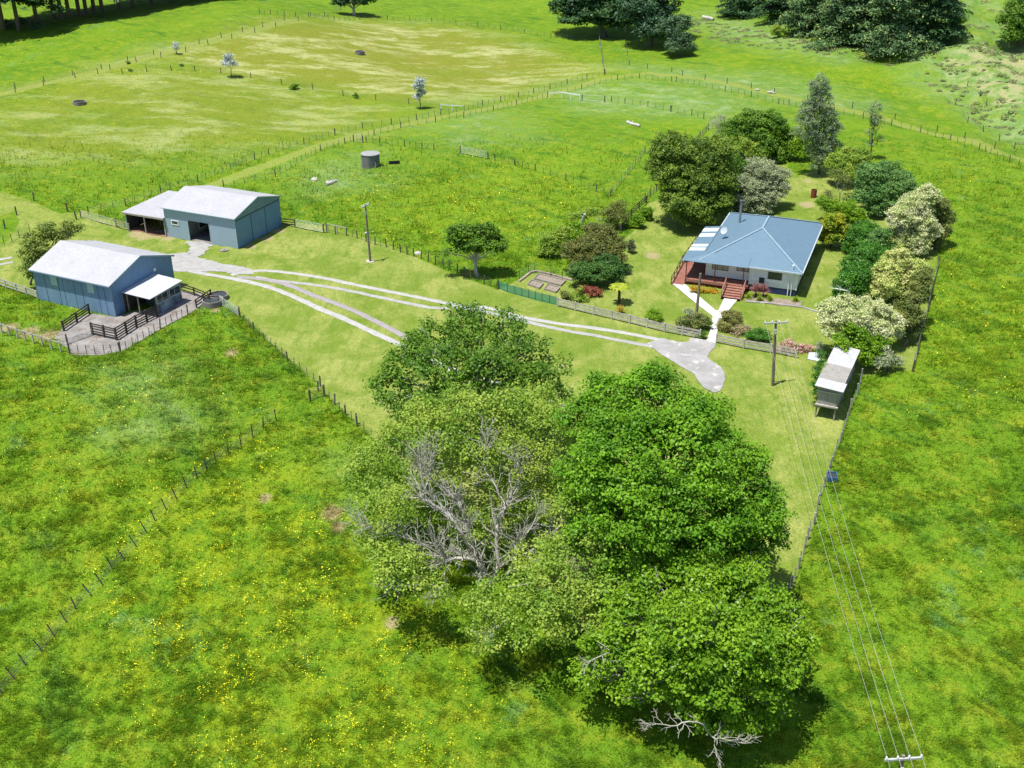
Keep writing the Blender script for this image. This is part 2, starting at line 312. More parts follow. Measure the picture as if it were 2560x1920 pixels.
# ------------------------------------------------------------------ grass blades and buttercups (nobody could count them)
bm_, t, b = newmat('grass_blades'); pos = t.new('ShaderNodeNewGeometry').outputs['Position']; c, *_ = pasture(t, pos, True)
rnd = t.new('ShaderNodeNewGeometry').outputs['Random Per Island']
c = t.mix(t.mapr(rnd, 0, 1, 0, 1, False), t.mix(1., c, (1.15, 1.2, 1.1), 'MULTIPLY'), t.mix(1., c, (2.0, 1.85, 1.9), 'MULTIPLY')); t.link(c, b.inputs['Base Color'])
b.inputs['Roughness'].default_value = .8; b.inputs['Specular IOR Level'].default_value = .15
tr = t.new('ShaderNodeBsdfTranslucent'); t.link(c, tr.inputs[0]); ms = t.new('ShaderNodeMixShader'); ms.inputs[0].default_value = .5
t.link(b.outputs[0], ms.inputs[1]); t.link(tr.outputs[0], ms.inputs[2]); t.link(ms.outputs[0], bm_.node_tree.nodes['Material Output'].inputs[0])
N = 2400000
y_ = 42*(230/42)**rng.random(N)**1.15; x_ = (rng.random(N)*2-1)*(y_*.53+8)
keep = rng.random(N) < (60/np.maximum(y_, 60))**.4*np.clip((200-y_)/90, 0, 1)
x_, y_ = x_[keep], y_[keep]
la = poly_sdf(lawnP, x_, y_); k2 = (la < -.15); sA = np.full(x_.shape, -9.)
for P, hw in strips: sA = np.maximum(sA, line_sdf(P, x_, y_, hw))
k2 &= (sA < 0)
for EP in bare_polys: k2 &= poly_sdf(EP, x_, y_) < .1
yard_keep = np.hypot(x_+48, y_-115) > 0
pn = .5*np.sin(x_*.31+1.3*np.sin(y_*.17))*np.sin(y_*.27+1.1*np.sin(x_*.23))+.6*np.sin(x_*.9-y_*.7+np.sin(y_*.6))*np.sin(x_*.5+y_*1.1)+.8*np.sin(x_*3.1+2*np.sin(y_*1.7))*np.sin(y_*2.7+1.7*np.sin(x_*1.9))
k2 &= rng.random(len(x_)) < np.clip(.55+.5*pn, .12, 1)
x_, y_, pn = x_[k2], y_[k2], pn[k2]; n = len(x_)
sc_ = np.clip(y_/75, .8, 3)**.8; hgt = (.12+.2*rng.random(n)+.26*np.clip(pn, 0, 1.2))*sc_; wd = (.022+.022*rng.random(n))*sc_
az = rng.random(n)*6.283; tilt = .25+.95*rng.random(n); wind = np.array([.35, -.1])
bx = np.stack([x_, y_, T(x_, y_)-.02], -1); dirv = np.stack([np.cos(az)*np.sin(tilt)+wind[0], np.sin(az)*np.sin(tilt)+wind[1], np.cos(tilt)], -1)
sd = np.stack([-np.sin(az), np.cos(az), 0*az], -1)
V = np.stack([bx-sd*wd[:, None], bx+sd*wd[:, None], bx+dirv*hgt[:, None]], 1).reshape(-1, 3)
za, zb = zones(x_, y_)
go = mesh_np('grass', V, np.arange(n*3).reshape(-1, 3), bm_, nv=3, attrs={'zoneA': np.repeat(za, 3, 0), 'zoneB': np.repeat(zb, 3, 0)})
tag(go, 'long green pasture grass over the paddocks', 'grass', kind='stuff')
# buttercups
N = 700000; y_ = 42*(300/42)**rng.random(N); x_ = (rng.random(N)*2-1)*(y_*.53+8); za, zb = zones(x_, y_)
pn = np.sin(x_*.6+1.7*np.sin(y_*.31+x_*.1))*np.sin(y_*.5+1.4*np.sin(x_*.37)); pn2 = np.sin(x_*2.3+2*np.sin(y_*1.3))*np.sin(y_*1.9+x_)
pn3 = np.sin(x_*6.1+2*np.sin(y_*4.3+x_))*np.sin(y_*5.3+x_*1.7+1.5*np.sin(x_*3.1))
pr = (.015+.85*zb[:, 2]**1.3)*np.clip(.5+.8*pn, .02, 1)**1.3*np.clip(.4+1.0*pn2, .03, 1)**1.2*np.clip(.4+1.0*pn3, .03, 1)
k = (rng.random(N) < pr) & (za[:, 0] < .49) & (za[:, 1] < .45); x_, y_ = x_[k], y_[k]; n = len(x_)
s_ = (.022+.036*rng.random(n)**1.5)*np.clip(y_/75, .8, 1.9)**.8; c_ = np.stack([x_, y_, T(x_, y_)+(.2+.2*rng.random(n))*np.clip(y_/80, 1, 2)], -1)
az = rng.random(n)*6.283; a1 = np.stack([np.cos(az), np.sin(az), .3*rng.standard_normal(n)], -1)*s_[:, None]; a2 = np.stack([-np.sin(az), np.cos(az), .3*rng.standard_normal(n)], -1)*s_[:, None]
V = np.stack([c_-a1, c_-a2, c_+a1, c_+a2], 1).reshape(-1, 3)
fo = mesh_np('buttercup_flowers', V, np.arange(n*4).reshape(-1, 4), M('buttercup_petals', (.95, .86, .015), (.92, .80, .01), rough=.5))
tag(fo, 'yellow buttercup flowers scattered through the pasture', 'flowers', kind='stuff')
# ------------------------------------------------------------------ paths, drives, pads laid on the ground
def resample(P, step):
    out = [P[0]]
    for a, b in zip(P[:-1], P[1:]):
        L = np.linalg.norm(b-a); k = max(1, int(L/step)); out += [a+(b-a)*i/k for i in range(1, k+1)]
    return np.array(out)
def smoothp(P, it=2):
    for _ in range(it):
        Q = [P[0]]
        for a, b in zip(P[:-1], P[1:]): Q += [a*.75+b*.25, a*.25+b*.75]
        Q.append(P[-1]); P = np.array(Q)
    return P
def ribbon(name, pts, width, mat, label, lift=.03, jit=.04, cat='driveway', end_w=None):
    P = resample(smoothp(np.array([G(p)[:2] for p in pts])), .6); n = len(P)
    dd = np.gradient(P, axis=0); dd /= np.linalg.norm(dd, axis=1)[:, None]+1e-9; nn = np.stack([-dd[:, 1], dd[:, 0]], -1)
    W = np.linspace(width, end_w or width, n)/2; K = 5; V = []
    j1 = rng.standard_normal(n)*jit; j2 = rng.standard_normal(n)*jit
    for i in range(n):
        for k in range(K):
            f = k/(K-1)*2-1; off = f*W[i]+(j1[i] if k == 0 else j2[i] if k == K-1 else 0); q = P[i]+nn[i]*off; V.append((q[0], q[1], float(T(*q))+lift-(.03 if k in (0, K-1) else 0)))
    Fq = [[i*K+k, (i+1)*K+k, (i+1)*K+k+1, i*K+k+1] for i in range(n-1) for k in range(K-1)]
    return tag(mesh_np(name, V, Fq, mat, smooth=True), label, cat, kind='structure')
def pad(name, pts, mat, label, lift=.035, jit=.1, cat='paving', wpts=None, step=.5, edge=True):
    P = wpts if wpts is not None else GP(pts); lo = P.min(0)-1; hi = P.max(0)+1
    gx = np.arange(lo[0], hi[0], step); gy = np.arange(lo[1], hi[1], step); XX, YY = np.meshgrid(gx, gy); nX = len(gx)
    S = poly_sdf(P, XX, YY).ravel(); S = S+(jit*rng.standard_normal(S.shape)); xx = XX.ravel().copy(); yy = YY.ravel().copy()
    e = 1e-2; gxx = (poly_sdf(P, xx+e, yy)-poly_sdf(P, xx-e, yy))/(2*e); gyy = (poly_sdf(P, xx, yy+e)-poly_sdf(P, xx, yy-e))/(2*e)
    mv = (S < 0) & (S > -step*1.1); xx[mv] -= (S*gxx)[mv]; yy[mv] -= (S*gyy)[mv]      # snap the rim on to the outline
    ok = S > -step*1.1; I = np.arange(len(xx)).reshape(XX.shape); q = np.stack([I[:-1, :-1], I[:-1, 1:], I[1:, 1:], I[1:, :-1]], -1).reshape(-1, 4)
    q = q[ok[q].all(1) & ((S[q] > 0).sum(1) >= 1)]; used = np.unique(q); re = -np.ones(len(xx), int); re[used] = np.arange(len(used))
    V = np.stack([xx, yy, T(xx, yy)+lift], -1)[used]
    return tag(mesh_np(name, V, re[q], mat, smooth=True), label, cat, kind='structure')
pad('driveway', [R1(*q) for q in ((1150,655),(1300,640),(1420,690),(1560,720),(1740,755),(1760,790),(1640,790),(1500,770),(1330,775),(1190,770))], gravel_m, 'grey gravel turning area beside the sheds')
pad('shed_apron', [Q2(*q) for q in ((950,825),(1225,868),(1200,890),(1080,1000),(1000,1020),(940,1060),(900,1010),(940,900),(880,850))], gravel_m, 'pale gravel before the shed door', lift=.045, jit=.15)
DL = 'pale gravel wheel track curving down the lawn'
ribbon('wheel_track', [Q7(*q) for q in ((-200,720),(-60,688),(100,685),(300,705),(550,745),(800,800),(1100,860),(1400,920),(1640,968),(1800,995))]+[R3(*q) for q in ((0,1120),(280,1205),(500,1255),(800,1305),(1250,1360),(1600,1425),(1800,1465))], .75, gravel_w, 'upper white gravel wheel track running to the house', .05)
ribbon('wheel_track', [Q7(*q) for q in ((0,735),(150,765),(240,772),(480,800),(700,835),(1000,900),(1250,955),(1450,990))]+[R3(*q) for q in ((-200,1130),(300,1240),(780,1360),(1100,1410),(1400,1470),(1800,1545),(2000,1590))], .7, gravel_m, 'second grey wheel track beside the upper one', .052)
ribbon('wheel_track', [Q7(*q) for q in ((-150,735),(0,745),(120,765),(240,790),(400,860),(550,915),(750,990),(950,1085),(1110,1170),(1300,1270),(1500,1370))], .85, gravel_p, 'purplish gravel wheel track branching down the lawn', .054)
ribbon('wheel_track', [Q7(*q) for q in ((-520,688),(-400,712),(-200,745),(0,785),(150,830),(300,890),(500,985),(700,1065),(900,1160),(1050,1230),(1250,1320))]+[Q3(*q) for q in ((560,450),(900,600),(1150,665),(1400,750),(1600,830),(1800,870))], .85, gravel_w, 'lowest white wheel track passing under the trees', .056)
pad('turning_circle', [R3(*q) for q in ((1780,1440),(1930,1475),(2050,1500),(2080,1440),(2150,1450))]+[R2(*q) for q in ((660,1470),(745,1490),(745,1530),(690,1590),(660,1640))]+[R4(*q) for q in ((0,955),(30,1000),(45,1060),(20,1140),(0,1165))]+[D(*q) for q in ((1545,850),(1519,838),(1498,808),(1462,787),(1430,768),(1395,742),(1420,735))], slab_m, 'worn concrete turning circle before the house gate', .06, .02)
pad('garden_path', [R2(*q) for q in ((315,905),(445,915),(765,1190),(830,1055),(960,1070),(790,1270),(760,1400),(745,1495),(655,1475),(690,1380),(720,1230),(560,1110))], path_m, 'white concrete path forking to the deck and steps', .07, 0, 'path', step=.2)
pad('yard_pad', [Q1(*q) for q in ((390,1120),(430,1040),(700,900),(1030,945),(1200,880),(1480,850),(1700,650),(1950,680),(2050,760),(1900,870),(1500,1080),(1080,1330),(800,1370),(520,1370),(470,1280),(330,1180))], concrete, 'stained concrete stockyard floor round the shed', .05, .05)
pad('dirt_floor', [Q2(*q) for q in ((200,705),(660,785),(700,640),(260,560))], M('reddish_dirt', (.27, .15, .10), (.18, .10, .07), 1, .95), 'reddish dirt floor of the lean-to', .03)
pad('flower_bed', [R2(*q) for q in ((1040,1030),(1480,1065),(1600,1080),(1590,1140),(1400,1125),(1040,1075))], M('garden_soil', (.30, .25, .20), (.19, .15, .12), 2, .95, bump=.02), 'narrow soil bed along the house front', .05, .03, 'garden bed', step=.3)
pad('water_channel', [R4(*q) for q in ((770,835),(890,840),(850,915),(755,895))], M('wet_concrete', (.50, .56, .60), (.40, .46, .50), 1, .6), 'small pale concrete slab beside the rose bush', .06, .0, step=.3)
ribbon('track', [Z3(*q) for q in ((-120,1290),(0,1265),(170,1235))], .9, gravel_w, 'white wheel track at the left edge', .05)
ribbon('track', [Z3(*q) for q in ((-120,1360),(0,1335),(180,1300))], .7, gravel_m, 'grey wheel track at the left edge', .05)
# ================================================================== BUILDINGS
def at_local(o, rz):      # world -> building frame
    c, s = math.cos(rz), math.sin(rz)
    def f(p, z): q = atz(p, z+o[2]); dx, dy = q[0]-o[0], q[1]-o[1]; return dx*c+dy*s, -dx*s+dy*c
    return f
# ---- farmhouse: origin at the front right eave corner, x to the right along the front, y to the back
HR = math.radians(-21.5); HO = atz(R2(1600, 805), 3.2); HO = np.array([HO[0], HO[1], 0.])
H = thing('farmhouse', 'white weatherboard farmhouse with grey-blue hipped roof and red timber deck', 'house', HO, HR)
E0 = 3.2
wl = MB(); wl.box(-6.1, .35, .85, -.5, 18.4, 3.15); wl.box(-11.6, 1.4, .85, -6.1, 18.4, 3.15); wl.build('wall', weatherboard, H)
MB().box(-6.05, .4, -.3, -.55, 18.35, .85).box(-11.55, 1.5, -.3, -6.05, 18.35, .85).build('foundation', navy, H)
for x, y in ((-6.1, .35), (-.5, .35), (-.5, 18.4), (-11.6, 1.4)): MB().box(x-.06, y-.06, .85, x+.06, y+.06, 3.15).build('corner_board', white_paint, H)
ap0, ap1, hz = 7.3, 12.0, 5.65
c00, c10, c11, c01 = (-12.3, 0, E0), (0, 0, E0), (0, 18.95, E0), (-12.3, 18.95, E0); r1, r2 = (-6.15, ap0, hz), (-6.15, ap1, hz)
rf = MB(); rf.poly([c00, c10, r1]); rf.poly([c10, c11, r2, r1]); rf.poly([c11, c01, r2]); rf.poly([c01, c00, r1, r2])
roof = rf.build('roof', roof_blue, H)
sol = roof.modifiers.new('t', 'SOLIDIFY'); sol.thickness = .08; sol.offset = -1
rc = MB()
for a, b_ in ((c00, r1), (c10, r1), (c11, r2), (c01, r2), (r1, r2)): rc.beam(Vector(a)+Vector((0, 0, .05)), Vector(b_)+Vector((0, 0, .05)), .22, .06)
rc.build('ridge_capping', ridge_blue, roof)
gt = MB(); gt.box(-12.35, -.14, E0-.14, .12, 0-.012, E0+.02); gt.box(.012, -.14, E0-.14, .14, 19.05, E0+.02); gt.box(-12.45, -.0, E0-.14, -12.312, 19.05, E0+.0)
gt.build('gutter', M('pale_grey_gutter', (.50, .58, .64), rough=.4), roof)
MB().box(-12.1, .15, E0-.12, -.15, 18.8, E0-.05).build('soffit', white_paint, roof)
# verandah roofs: front strip with a shallower pitch and the left lean-to with clear sheets
vf = MB(); vf.slab([(-14.35, -.42, E0-.09), (-6.3, -.42, E0-.02), (-6.3, 1.55, E0+.60), (-10.9, 1.55, E0+.60)], .05)
vf.slab([(-14.35, -.42, E0-.09), (-10.9, 1.55, E0+.60), (-12.2, 3.2, E0+.12)], .05); vf.slab([(-14.35, -.42, E0-.09), (-12.2, 3.2, E0+.12), (-12.25, 12.9, E0+.10), (-14.35, 12.9, E0-.2)], .05); vr = vf.build('verandah_roof', roof_blue, H)
for k, (a, b_) in enumerate(((3.2, 4.2), (4.7, 5.6), (8.6, 9.8), (10.7, 12.0))):
    z0 = lambda x, y: E0-.09+(x+14.35)/2.3*.30+.02
    zo = lambda y: E0-.09-.11*(y+.42)/13.3+.03; zi = lambda y: E0+.15-.02*(y-3.2)/9.7; MB().slab([(-14.33, a, zo(a)), (-14.33, b_, zo(b_)), (-12.35, b_, zi(b_)), (-12.35, a, zi(a))], .02).build('clear_sheet', M('bright_clear_roof_sheet', (.82, .84, .86), rough=.4), vr)
# deck
dk = MB(); dk.box(-13.75, -.30, .62, -8.75, 1.38, .75); dk.box(-8.75, -.30, .62, -6.12, 1.38, .75); dk.box(-15.3, 4.6, .62, -13.75, 13.1, .75); dk.box(-13.75, 1.38, .62, -11.62, 13.1, .75)
deck = dk.build('deck', deck_red, H)
MB().box(-13.78, -.36, .42, -6.12, -.302, .752).box(-13.82, -.36, .42, -13.752, 4.6, .748).build('fascia', deck_trim, deck)
ds = MB(); 
for z in (.02, .16, .30): ds.box(-13.7, -.26, z, -8.8, -.2, z+.10)
ds.build('skirting', M('dark_red_skirting', (.14, .04, .03), rough=.8), deck)
rp = MB(); rp.slab([(-15.35, -1.1, .04), (-13.85, -1.1, .04), (-13.85, 4.6, .74), (-15.35, 4.6, .74)], .08); rp.build('ramp', deck_red, H)
st = MB()
for k in range(6): z = .75-.125*(k+1); y = -.36-.50*k; st.box(-8.75, y-.52, z-.05+.001, -6.35, y-.01, z); 
stairs = st.build('steps', deck_trim, H)
rs = MB()
for k in range(6): z = .75-.125*(k+1); y = -.36-.50*k; rs.box(-8.7, y-.45, max(z-.17, .0), -6.4, y-.42, z-.052)
rs.build('riser', M('dark_red_skirting', (.14, .04, .03)), stairs)
MB().beam((-8.72, -.4, .55), (-8.72, -3.3, -.1), .06, .3).build('stringer', deck_trim, stairs); MB().beam((-6.38, -.4, .55), (-6.38, -3.3, -.1), .06, .3).build('stringer', deck_trim, stairs)
for x in (-8.72, -6.38):
    m_ = MB(); m_.beam((x, -.45, 1.62), (x, -3.0, .95), .09, .06); m_.box(x-.045, -3.05, 0, x+.045, -2.96, 1.0); m_.box(x-.045, -.5, .7, x+.045, -.41, 1.65); m_.beam((x, -.45, 1.15), (x, -3.0, .48), .04, .08); m_.build('handrail', deck_trim, H)
for x, y in ((-13.7, -.32), (-10.2, -.28), (-6.75, -.28), (-13.7, 4.2), (-13.7, 8.4), (-13.7, 12.6)):
    MB().box(x-.05, y-.05, .75 if x > -13.6 or y > 5 else -.2, x+.05, y+.05, E0-.05).build('verandah_post', M('dark_brown_post', (.075, .03, .025), rough=.6), H)
rr = MB()
for y in (-1.0, .4, 1.8, 3.2, 4.6): z = max(0, (y+1.1)/5.7*.7); rr.box(-15.34, y-.04, z, -15.26, y+.04, z+1.0)
for dz in (.98, .5): rr.beam((-15.3, -1.0, .04+dz), (-15.3, 4.6, .72+dz), .07, .05)
for y in (6, 8, 10, 12, 13.05): rr.box(-15.34, y-.04, .7, -15.26, y+.04, 1.72)
for z in (1.22, 1.7): rr.beam((-15.3, 4.6, z), (-15.3, 13.1, z), .07, .05)
rr.build('ramp_rail', M('dark_brown_post', (.075, .03, .025)), H)
def window(parent, x0, x1, y, z0, z1, panes=2, fm=alu_dark, gm_=glass, ax='x'):
    f = MB(); th = .06
    def bx(a0, a1, c0, c1, d0, d1, mb):
        if ax == 'x': mb.box(a0, y+d0, c0, a1, y+d1, c1)
        else: mb.box(y+d0, a0, c0, y+d1, a1, c1)
    bx(x0, x1, z0, z0+th, -.04, -.002, f); bx(x0, x1, z1-th, z1, -.04, -.002, f)
    for k in range(panes+1): xx = x0+(x1-x0-th)*k/panes; bx(xx, xx+th, z0+th, z1-th, -.04, -.002, f)
    fo_ = f.build('window', fm, parent); g = MB(); bx(x0+th*.5, x1-th*.5, z0+th*.5, z1-th*.5, -.02, -.006, g); g.build('pane', gm_, fo_); return fo_
window(H, -3.95, -2.3, .35, 1.85, 2.75); wd_ = window(H, -4.95, -4.3, .35, 1.15, 1.9, 1)
window(H, -10.9, -8.9, 1.4, 1.75, 2.75, 3, gm_=blind); window(H, -7.9, -6.4, 1.4, 1.95, 2.75, 2, gm_=blind)
window(H, 3, 5, -11.6, 1.3, 2.6, 2, ax='y'); window(H, 8, 10, -11.6, 1.0, 2.8, 2, ax='y'); window(H, 13.5, 15, -11.6, 1.3, 2.6, 2, ax='y')
for y0, y1 in ((3, 4.6), (8, 9.4), (13, 15)): MB().box(-.498, y0, 1.6, -.46, y1, 2.6).build('side_window', glass, H)
MB().tube([(-1.05, .22, 0), (-1.05, .22, 3.0), (-1.05, .0, 3.1)], .05).build('downpipe', white_paint, H); MB().tube([(-1.42, .24, 0), (-1.42, .24, 2.3)], .06).build('downpipe', white_paint, H)
MB().tube([(-1.15, .5, 3.35), (-1.15, .5, 3.75)], .05).tube([(-1.15, .5, 3.75), (-1.15, .5, 3.92)], [.12, .12]).build('vent_pipe', white_paint, H)
ch = MB().tube([(-9.9, 12.6, 4.0), (-9.9, 12.6, 6.9)], .15, 12).build('chimney_flue', M('grey_steel_flue', (.30, .33, .36), rough=.4, metal=.4), H)
MB().tube([(-9.9, 12.6, 6.9), (-9.9, 12.6, 7.0), (-9.9, 12.6, 7.18)], [.15, .27, .25], 12).build('cowl', M('dull_cowl', (.10, .11, .13), rough=.5), ch)
dm = MB(); dm.tube([(-10.7, 7.2, 3.85), (-10.7, 7.2, 4.7)], .03)
dish = dm.build('satellite_dish', galv, H); dd_ = MB(); base = Vector((-10.75, 7.0, 4.85)); nrm = Vector((-.45, -.75, .5)).normalized(); u_ = nrm.cross(Vector((0, 0, 1))).normalized(); v_ = nrm.cross(u_)
ringp = []
for rr_ in (0, .2, .38, .5):
    ringp.append([tuple(base+nrm*(rr_*rr_*.55)+(u_*math.cos(a)+v_*math.sin(a))*max(rr_, .01)) for a in np.linspace(0, 2*math.pi, 18, endpoint=False)])
for a, b_ in zip(ringp[:-1], ringp[1:]):
    for k in range(18): dd_.poly([a[k], a[(k+1) % 18], b_[(k+1) % 18], b_[k]])
dd_.build('reflector', M('perforated_dish_mesh', (.50, .58, .62), rough=.5), dish); MB().beam(base, base+nrm*.5, .03, .03).build('feed_arm', galv, dish)
sk = MB()
for a, y in ((-4.3, 8.2), (-3.6, 8.6), (-3.0, 9.0)): pass
# ---- gabled sheds
def slope_roof(mb, x0, x1, ya, za, yb, zb_, th=.09): mb.slab([(x0, ya, za), (x1, ya, za), (x1, yb, zb_), (x0, yb, zb_)], th)
LO = np.array([-56.68, 122.59, 0.]); LR = math.radians(-25.82)
L = thing('farm_shed', 'blue-grey steel shed with white gabled roof and small white-roofed annex', 'shed', LO, LR)
W, Dp, eh, rh = 12.1, 10.2, 3.95, 5.65
MB().box(0, 0, 0, W-.02, .06, eh).build('wall', clad_blue, L); MB().box(0, Dp-.06, 0, W-.02, Dp, eh).build('rear_wall', clad_blue, L)
MB().poly([(W, 0, 0), (W, Dp, 0), (W, Dp, eh), (W, Dp/2, rh), (W, 0, eh)]).build('gable_wall', clad_blue_y, L); MB().poly([(0, Dp, 0), (0, 0, 0), (0, 0, eh), (0, Dp/2, rh), (0, Dp, eh)]).build('gable_wall', clad_blue_y, L)
m_ = MB(); slope_roof(m_, -.3, W+.25, -.35, eh+.02, Dp/2, rh+.14); slope_roof(m_, -.3, W+.25, Dp+.35, eh+.02, Dp/2-.002, rh+.14); rL = m_.build('roof', roofw, L)
tm = M('blue_grey_barge_flashing', (.22, .36, .44), rough=.5)
m_ = MB(); m_.beam((W+.262, -.36, eh+.0), (W+.262, Dp/2, rh+.11), .02, .20); m_.beam((W+.262, Dp+.36, eh+.0), (W+.262, Dp/2, rh+.11), .02, .20); m_.build('barge_flashing', tm, rL)
MB().box(-.3, -.47, eh-.12, W+.25, -.355, eh+.0).build('gutter', M('dull_blue_gutter', (.16, .24, .32), rough=.5), rL)
for bb in ((W-.015, -.03, 0, W+.03, .08, eh), (-.03, -.03, 0, .06, -.002, eh), (W+.002, Dp-.06, 0, W+.03, Dp+.03, eh)): MB().box(*bb).build('corner_flashing', tm, L)
for x0 in (2.75, 8.45): MB().box(x0, -.045, 2.45, x0+1.0, -.012, 3.72).build('skylight_panel', clearsheet, L)
for x in (1.7, 3.8, 4.6, 6.3, 7.5, 10.0, 11.0): MB().box(x, -.028, .0, x+.025, -.002, eh).build('sheet_seam', M('dark_seam', (.06, .10, .16), rough=.7), L)
MB().box(W+.002, 7.0, 3.15, W+.10, 7.35, 3.5).build('flood_light', white_paint, L)
an = MB(); an.slab([(12.15, 1.35, 2.62), (16.45, 1.35, 2.5), (16.45, 6.95, 2.75), (12.15, 6.95, 2.95)], .06); an.build('annex_roof', M('bright_white_annex_roof', (.55, .56, .59), ribs=('X', .2, .012), rough=.5), L)
aw = MB(); aw.box(15.95, 2.75, 0, 16.05, 6.9, 1.25); aw.box(15.96, 2.75, 2.15, 16.05, 6.9, 2.5); aw.box(12.15, 6.8, 0, 15.95, 6.9, 2.6)
AW = aw.build('annex_wall', M('stained_pale_annex_wall', (.36, .45, .52), (.05, .06, .08), .55, .8), L)
for y0 in (2.8, 4.9): 
    f_ = MB(); f_.box(16.0, y0, 1.25, 16.06, y0+.08, 2.15); f_.box(16.0, y0+1.85, 1.25, 16.06, y0+1.93, 2.15); f_.box(15.99, y0, 1.2, 16.07, y0+1.93, 1.28); f_.box(16.0, y0+.9, 1.25, 16.05, y0+.95, 2.15)
    ww = f_.build('window', trim_sea, AW); MB().box(16.01, y0+.08, 1.28, 16.03, y0+1.85, 2.15).build('pane', glass, ww)
for x, y in ((12.4, 1.9), (14.2, 1.75), (16.0, 2.7)): MB().box(x-.06, y-.06, 0, x+.06, y+.06, 2.5).build('post', wood_grey, L)
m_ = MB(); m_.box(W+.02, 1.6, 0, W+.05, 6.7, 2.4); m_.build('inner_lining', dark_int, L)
m_ = MB(); m_.box(12.9, 4.2, 0, 15.2, 4.9, 1.1); m_.box(13.0, 5.6, 0, 14.0, 6.4, 1.6); m_.tube([(12.8, 3.9, 1.4), (15.6, 3.9, 1.4)], .04); m_.build('milking_bench', M('dim_teal_plant', (.05, .09, .09)), L)
# far shed with lean-to
FO = np.array([-47.18, 144.38, 0.]); FR_ = math.radians(-24.28)
Fs = thing('farm_shed', 'sea-grey shed with open doorway, white roof and open lean-to on its left', 'shed', FO, FR_)
W, Dp, eh, rh = 11.75, 10.2, 4.25, 5.6
MB().box(0, 0, 0, 3.85, .1, eh).box(7.4, 0, 0, W, .1, eh).box(3.85, 0, 2.95, 7.4, .1, eh).build('wall', clad_sea, Fs)
MB().box(0, Dp-.1, 0, W, Dp, eh).build('rear_wall', clad_sea, Fs)
MB().poly([(W, 0, 0), (W, Dp, 0), (W, Dp, 3.9), (W, 0, 3.9)]).build('side_wall', clad_sea_y, Fs); MB().poly([(0, Dp, 0), (0, .0, 0), (0, 0, eh), (0, Dp/2, rh), (0, Dp, eh)]).build('side_wall', clad_sea_y, Fs)
MB().poly([(W+.10, -.05, 3.95), (W+.10, Dp+.05, 3.95), (W+.10, Dp, eh), (W+.10, Dp/2, rh), (W+.10, 0, eh)]).poly([(W, 0, 3.9), (W, Dp, 3.9), (W+.10, Dp, 3.95), (W+.10, 0, 3.95)]).build('gable', M('teal_grey_gable', (.17, .29, .34), ribs=('Y', .17, .012)), Fs)
m_ = MB(); slope_roof(m_, -.25, W+.25, -.25, eh+.03, Dp/2, rh+.12); slope_roof(m_, -.25, W+.25, Dp+.25, eh+.03, Dp/2-.002, rh+.12); rF = m_.build('roof', roofw, Fs)
m_ = MB(); m_.beam((W+.262, -.26, eh+.0), (W+.262, Dp/2, rh+.09), .02, .14); m_.beam((W+.262, Dp+.26, eh+.0), (W+.262, Dp/2, rh+.09), .02, .14); m_.box(-.25, -.33, eh-.08, W+.25, -.252, eh+.02); m_.build('barge_flashing', trim_sea, rF)
for bb in ((W-.06, -.02, 0, W+.03, -.003, eh-.1), (-.03, -.02, 0, .07, -.001, eh-.1)): MB().box(*bb).build('corner_flashing', trim_sea, Fs)
m_ = MB(); m_.box(3.78, -.03, 0, 3.87, -.002, 3.0); m_.box(7.38, -.03, 0, 7.47, -.002, 3.0); m_.box(3.78, -.032, 2.93, 7.47, -.003, 3.02); m_.build('door_frame', trim_sea, Fs)
f_ = MB(); f_.box(1.05, -.06, 1.95, 2.3, -.004, 2.05); f_.box(1.05, -.06, 2.5, 2.3, -.004, 2.6); f_.box(1.05, -.06, 2.05, 1.17, -.004, 2.5); f_.box(2.18, -.06, 2.05, 2.3, -.004, 2.5); ww = f_.build('window', white_paint, Fs); MB().box(1.17, -.03, 2.05, 2.18, -.01, 2.5).build('pane', glass, ww)
m_ = MB()
for y in (3.4, 6.6): m_.box(W+.002, y, 0, W+.04, y+.05, 3.88)
m_.box(W+.01, .1, 3.82, W+.12, Dp-.1, 3.9); m_.build('door_track', M('dark_seam', (.06, .10, .16)), Fs)
MB().box(.02, .12, .005, W-.02, Dp-.12, .08).build('floor_slab', concrete, Fs)
m_ = MB(); m_.box(3.0, .5, .1, 3.06, 6.5, 3.2); m_.box(3.0, 6.5, .1, 8, 6.56, 3.2); m_.box(8.6, 1, .1, 9.6, 6, 1.6); m_.box(6, 5, .1, 7.5, 6.2, 1.1); m_.build('inner_partition', M('pale_green_lining', (.34, .38, .33), (.22, .25, .22)), Fs)
f_ = MB(); f_.box(3.08, 3.0, .6, 3.14, 3.08, 2.9); f_.box(3.08, 4.6, .6, 3.14, 4.68, 2.9); f_.box(3.08, 3.08, .6, 3.14, 4.6, .72); f_.box(3.08, 3.08, 2.8, 3.14, 4.6, 2.9); ww = f_.build('inner_window', white_paint, Fs); MB().box(3.09, 3.08, .72, 3.11, 4.6, 2.8).build('pane', glass, ww)
tang = M('white_wall_vent_bits', (.55, .60, .60))
m_ = MB()
for k in range(5): y = 2.8+k*.55; m_.tube([(W+.14, y, 4.55+.05*k), (W+.14, y+.2, 4.75+.05*k), (W+.14, y+.45, 4.6+.05*k)], .035, 5)
m_.build('gable_vent', tang, Fs)
m_ = MB(); m_.slab([(-7.25, -.35, 2.72), (-.02, -.35, 2.78), (-.02, 9.2, 3.10), (-6.9, 9.2, 3.06)], .08); m_.build('lean_to_roof', roofw, Fs)
MB().box(-7.25, -.42, 2.5, -.02, -.352, 2.72).build('lean_to_beam', wood_grey, Fs)
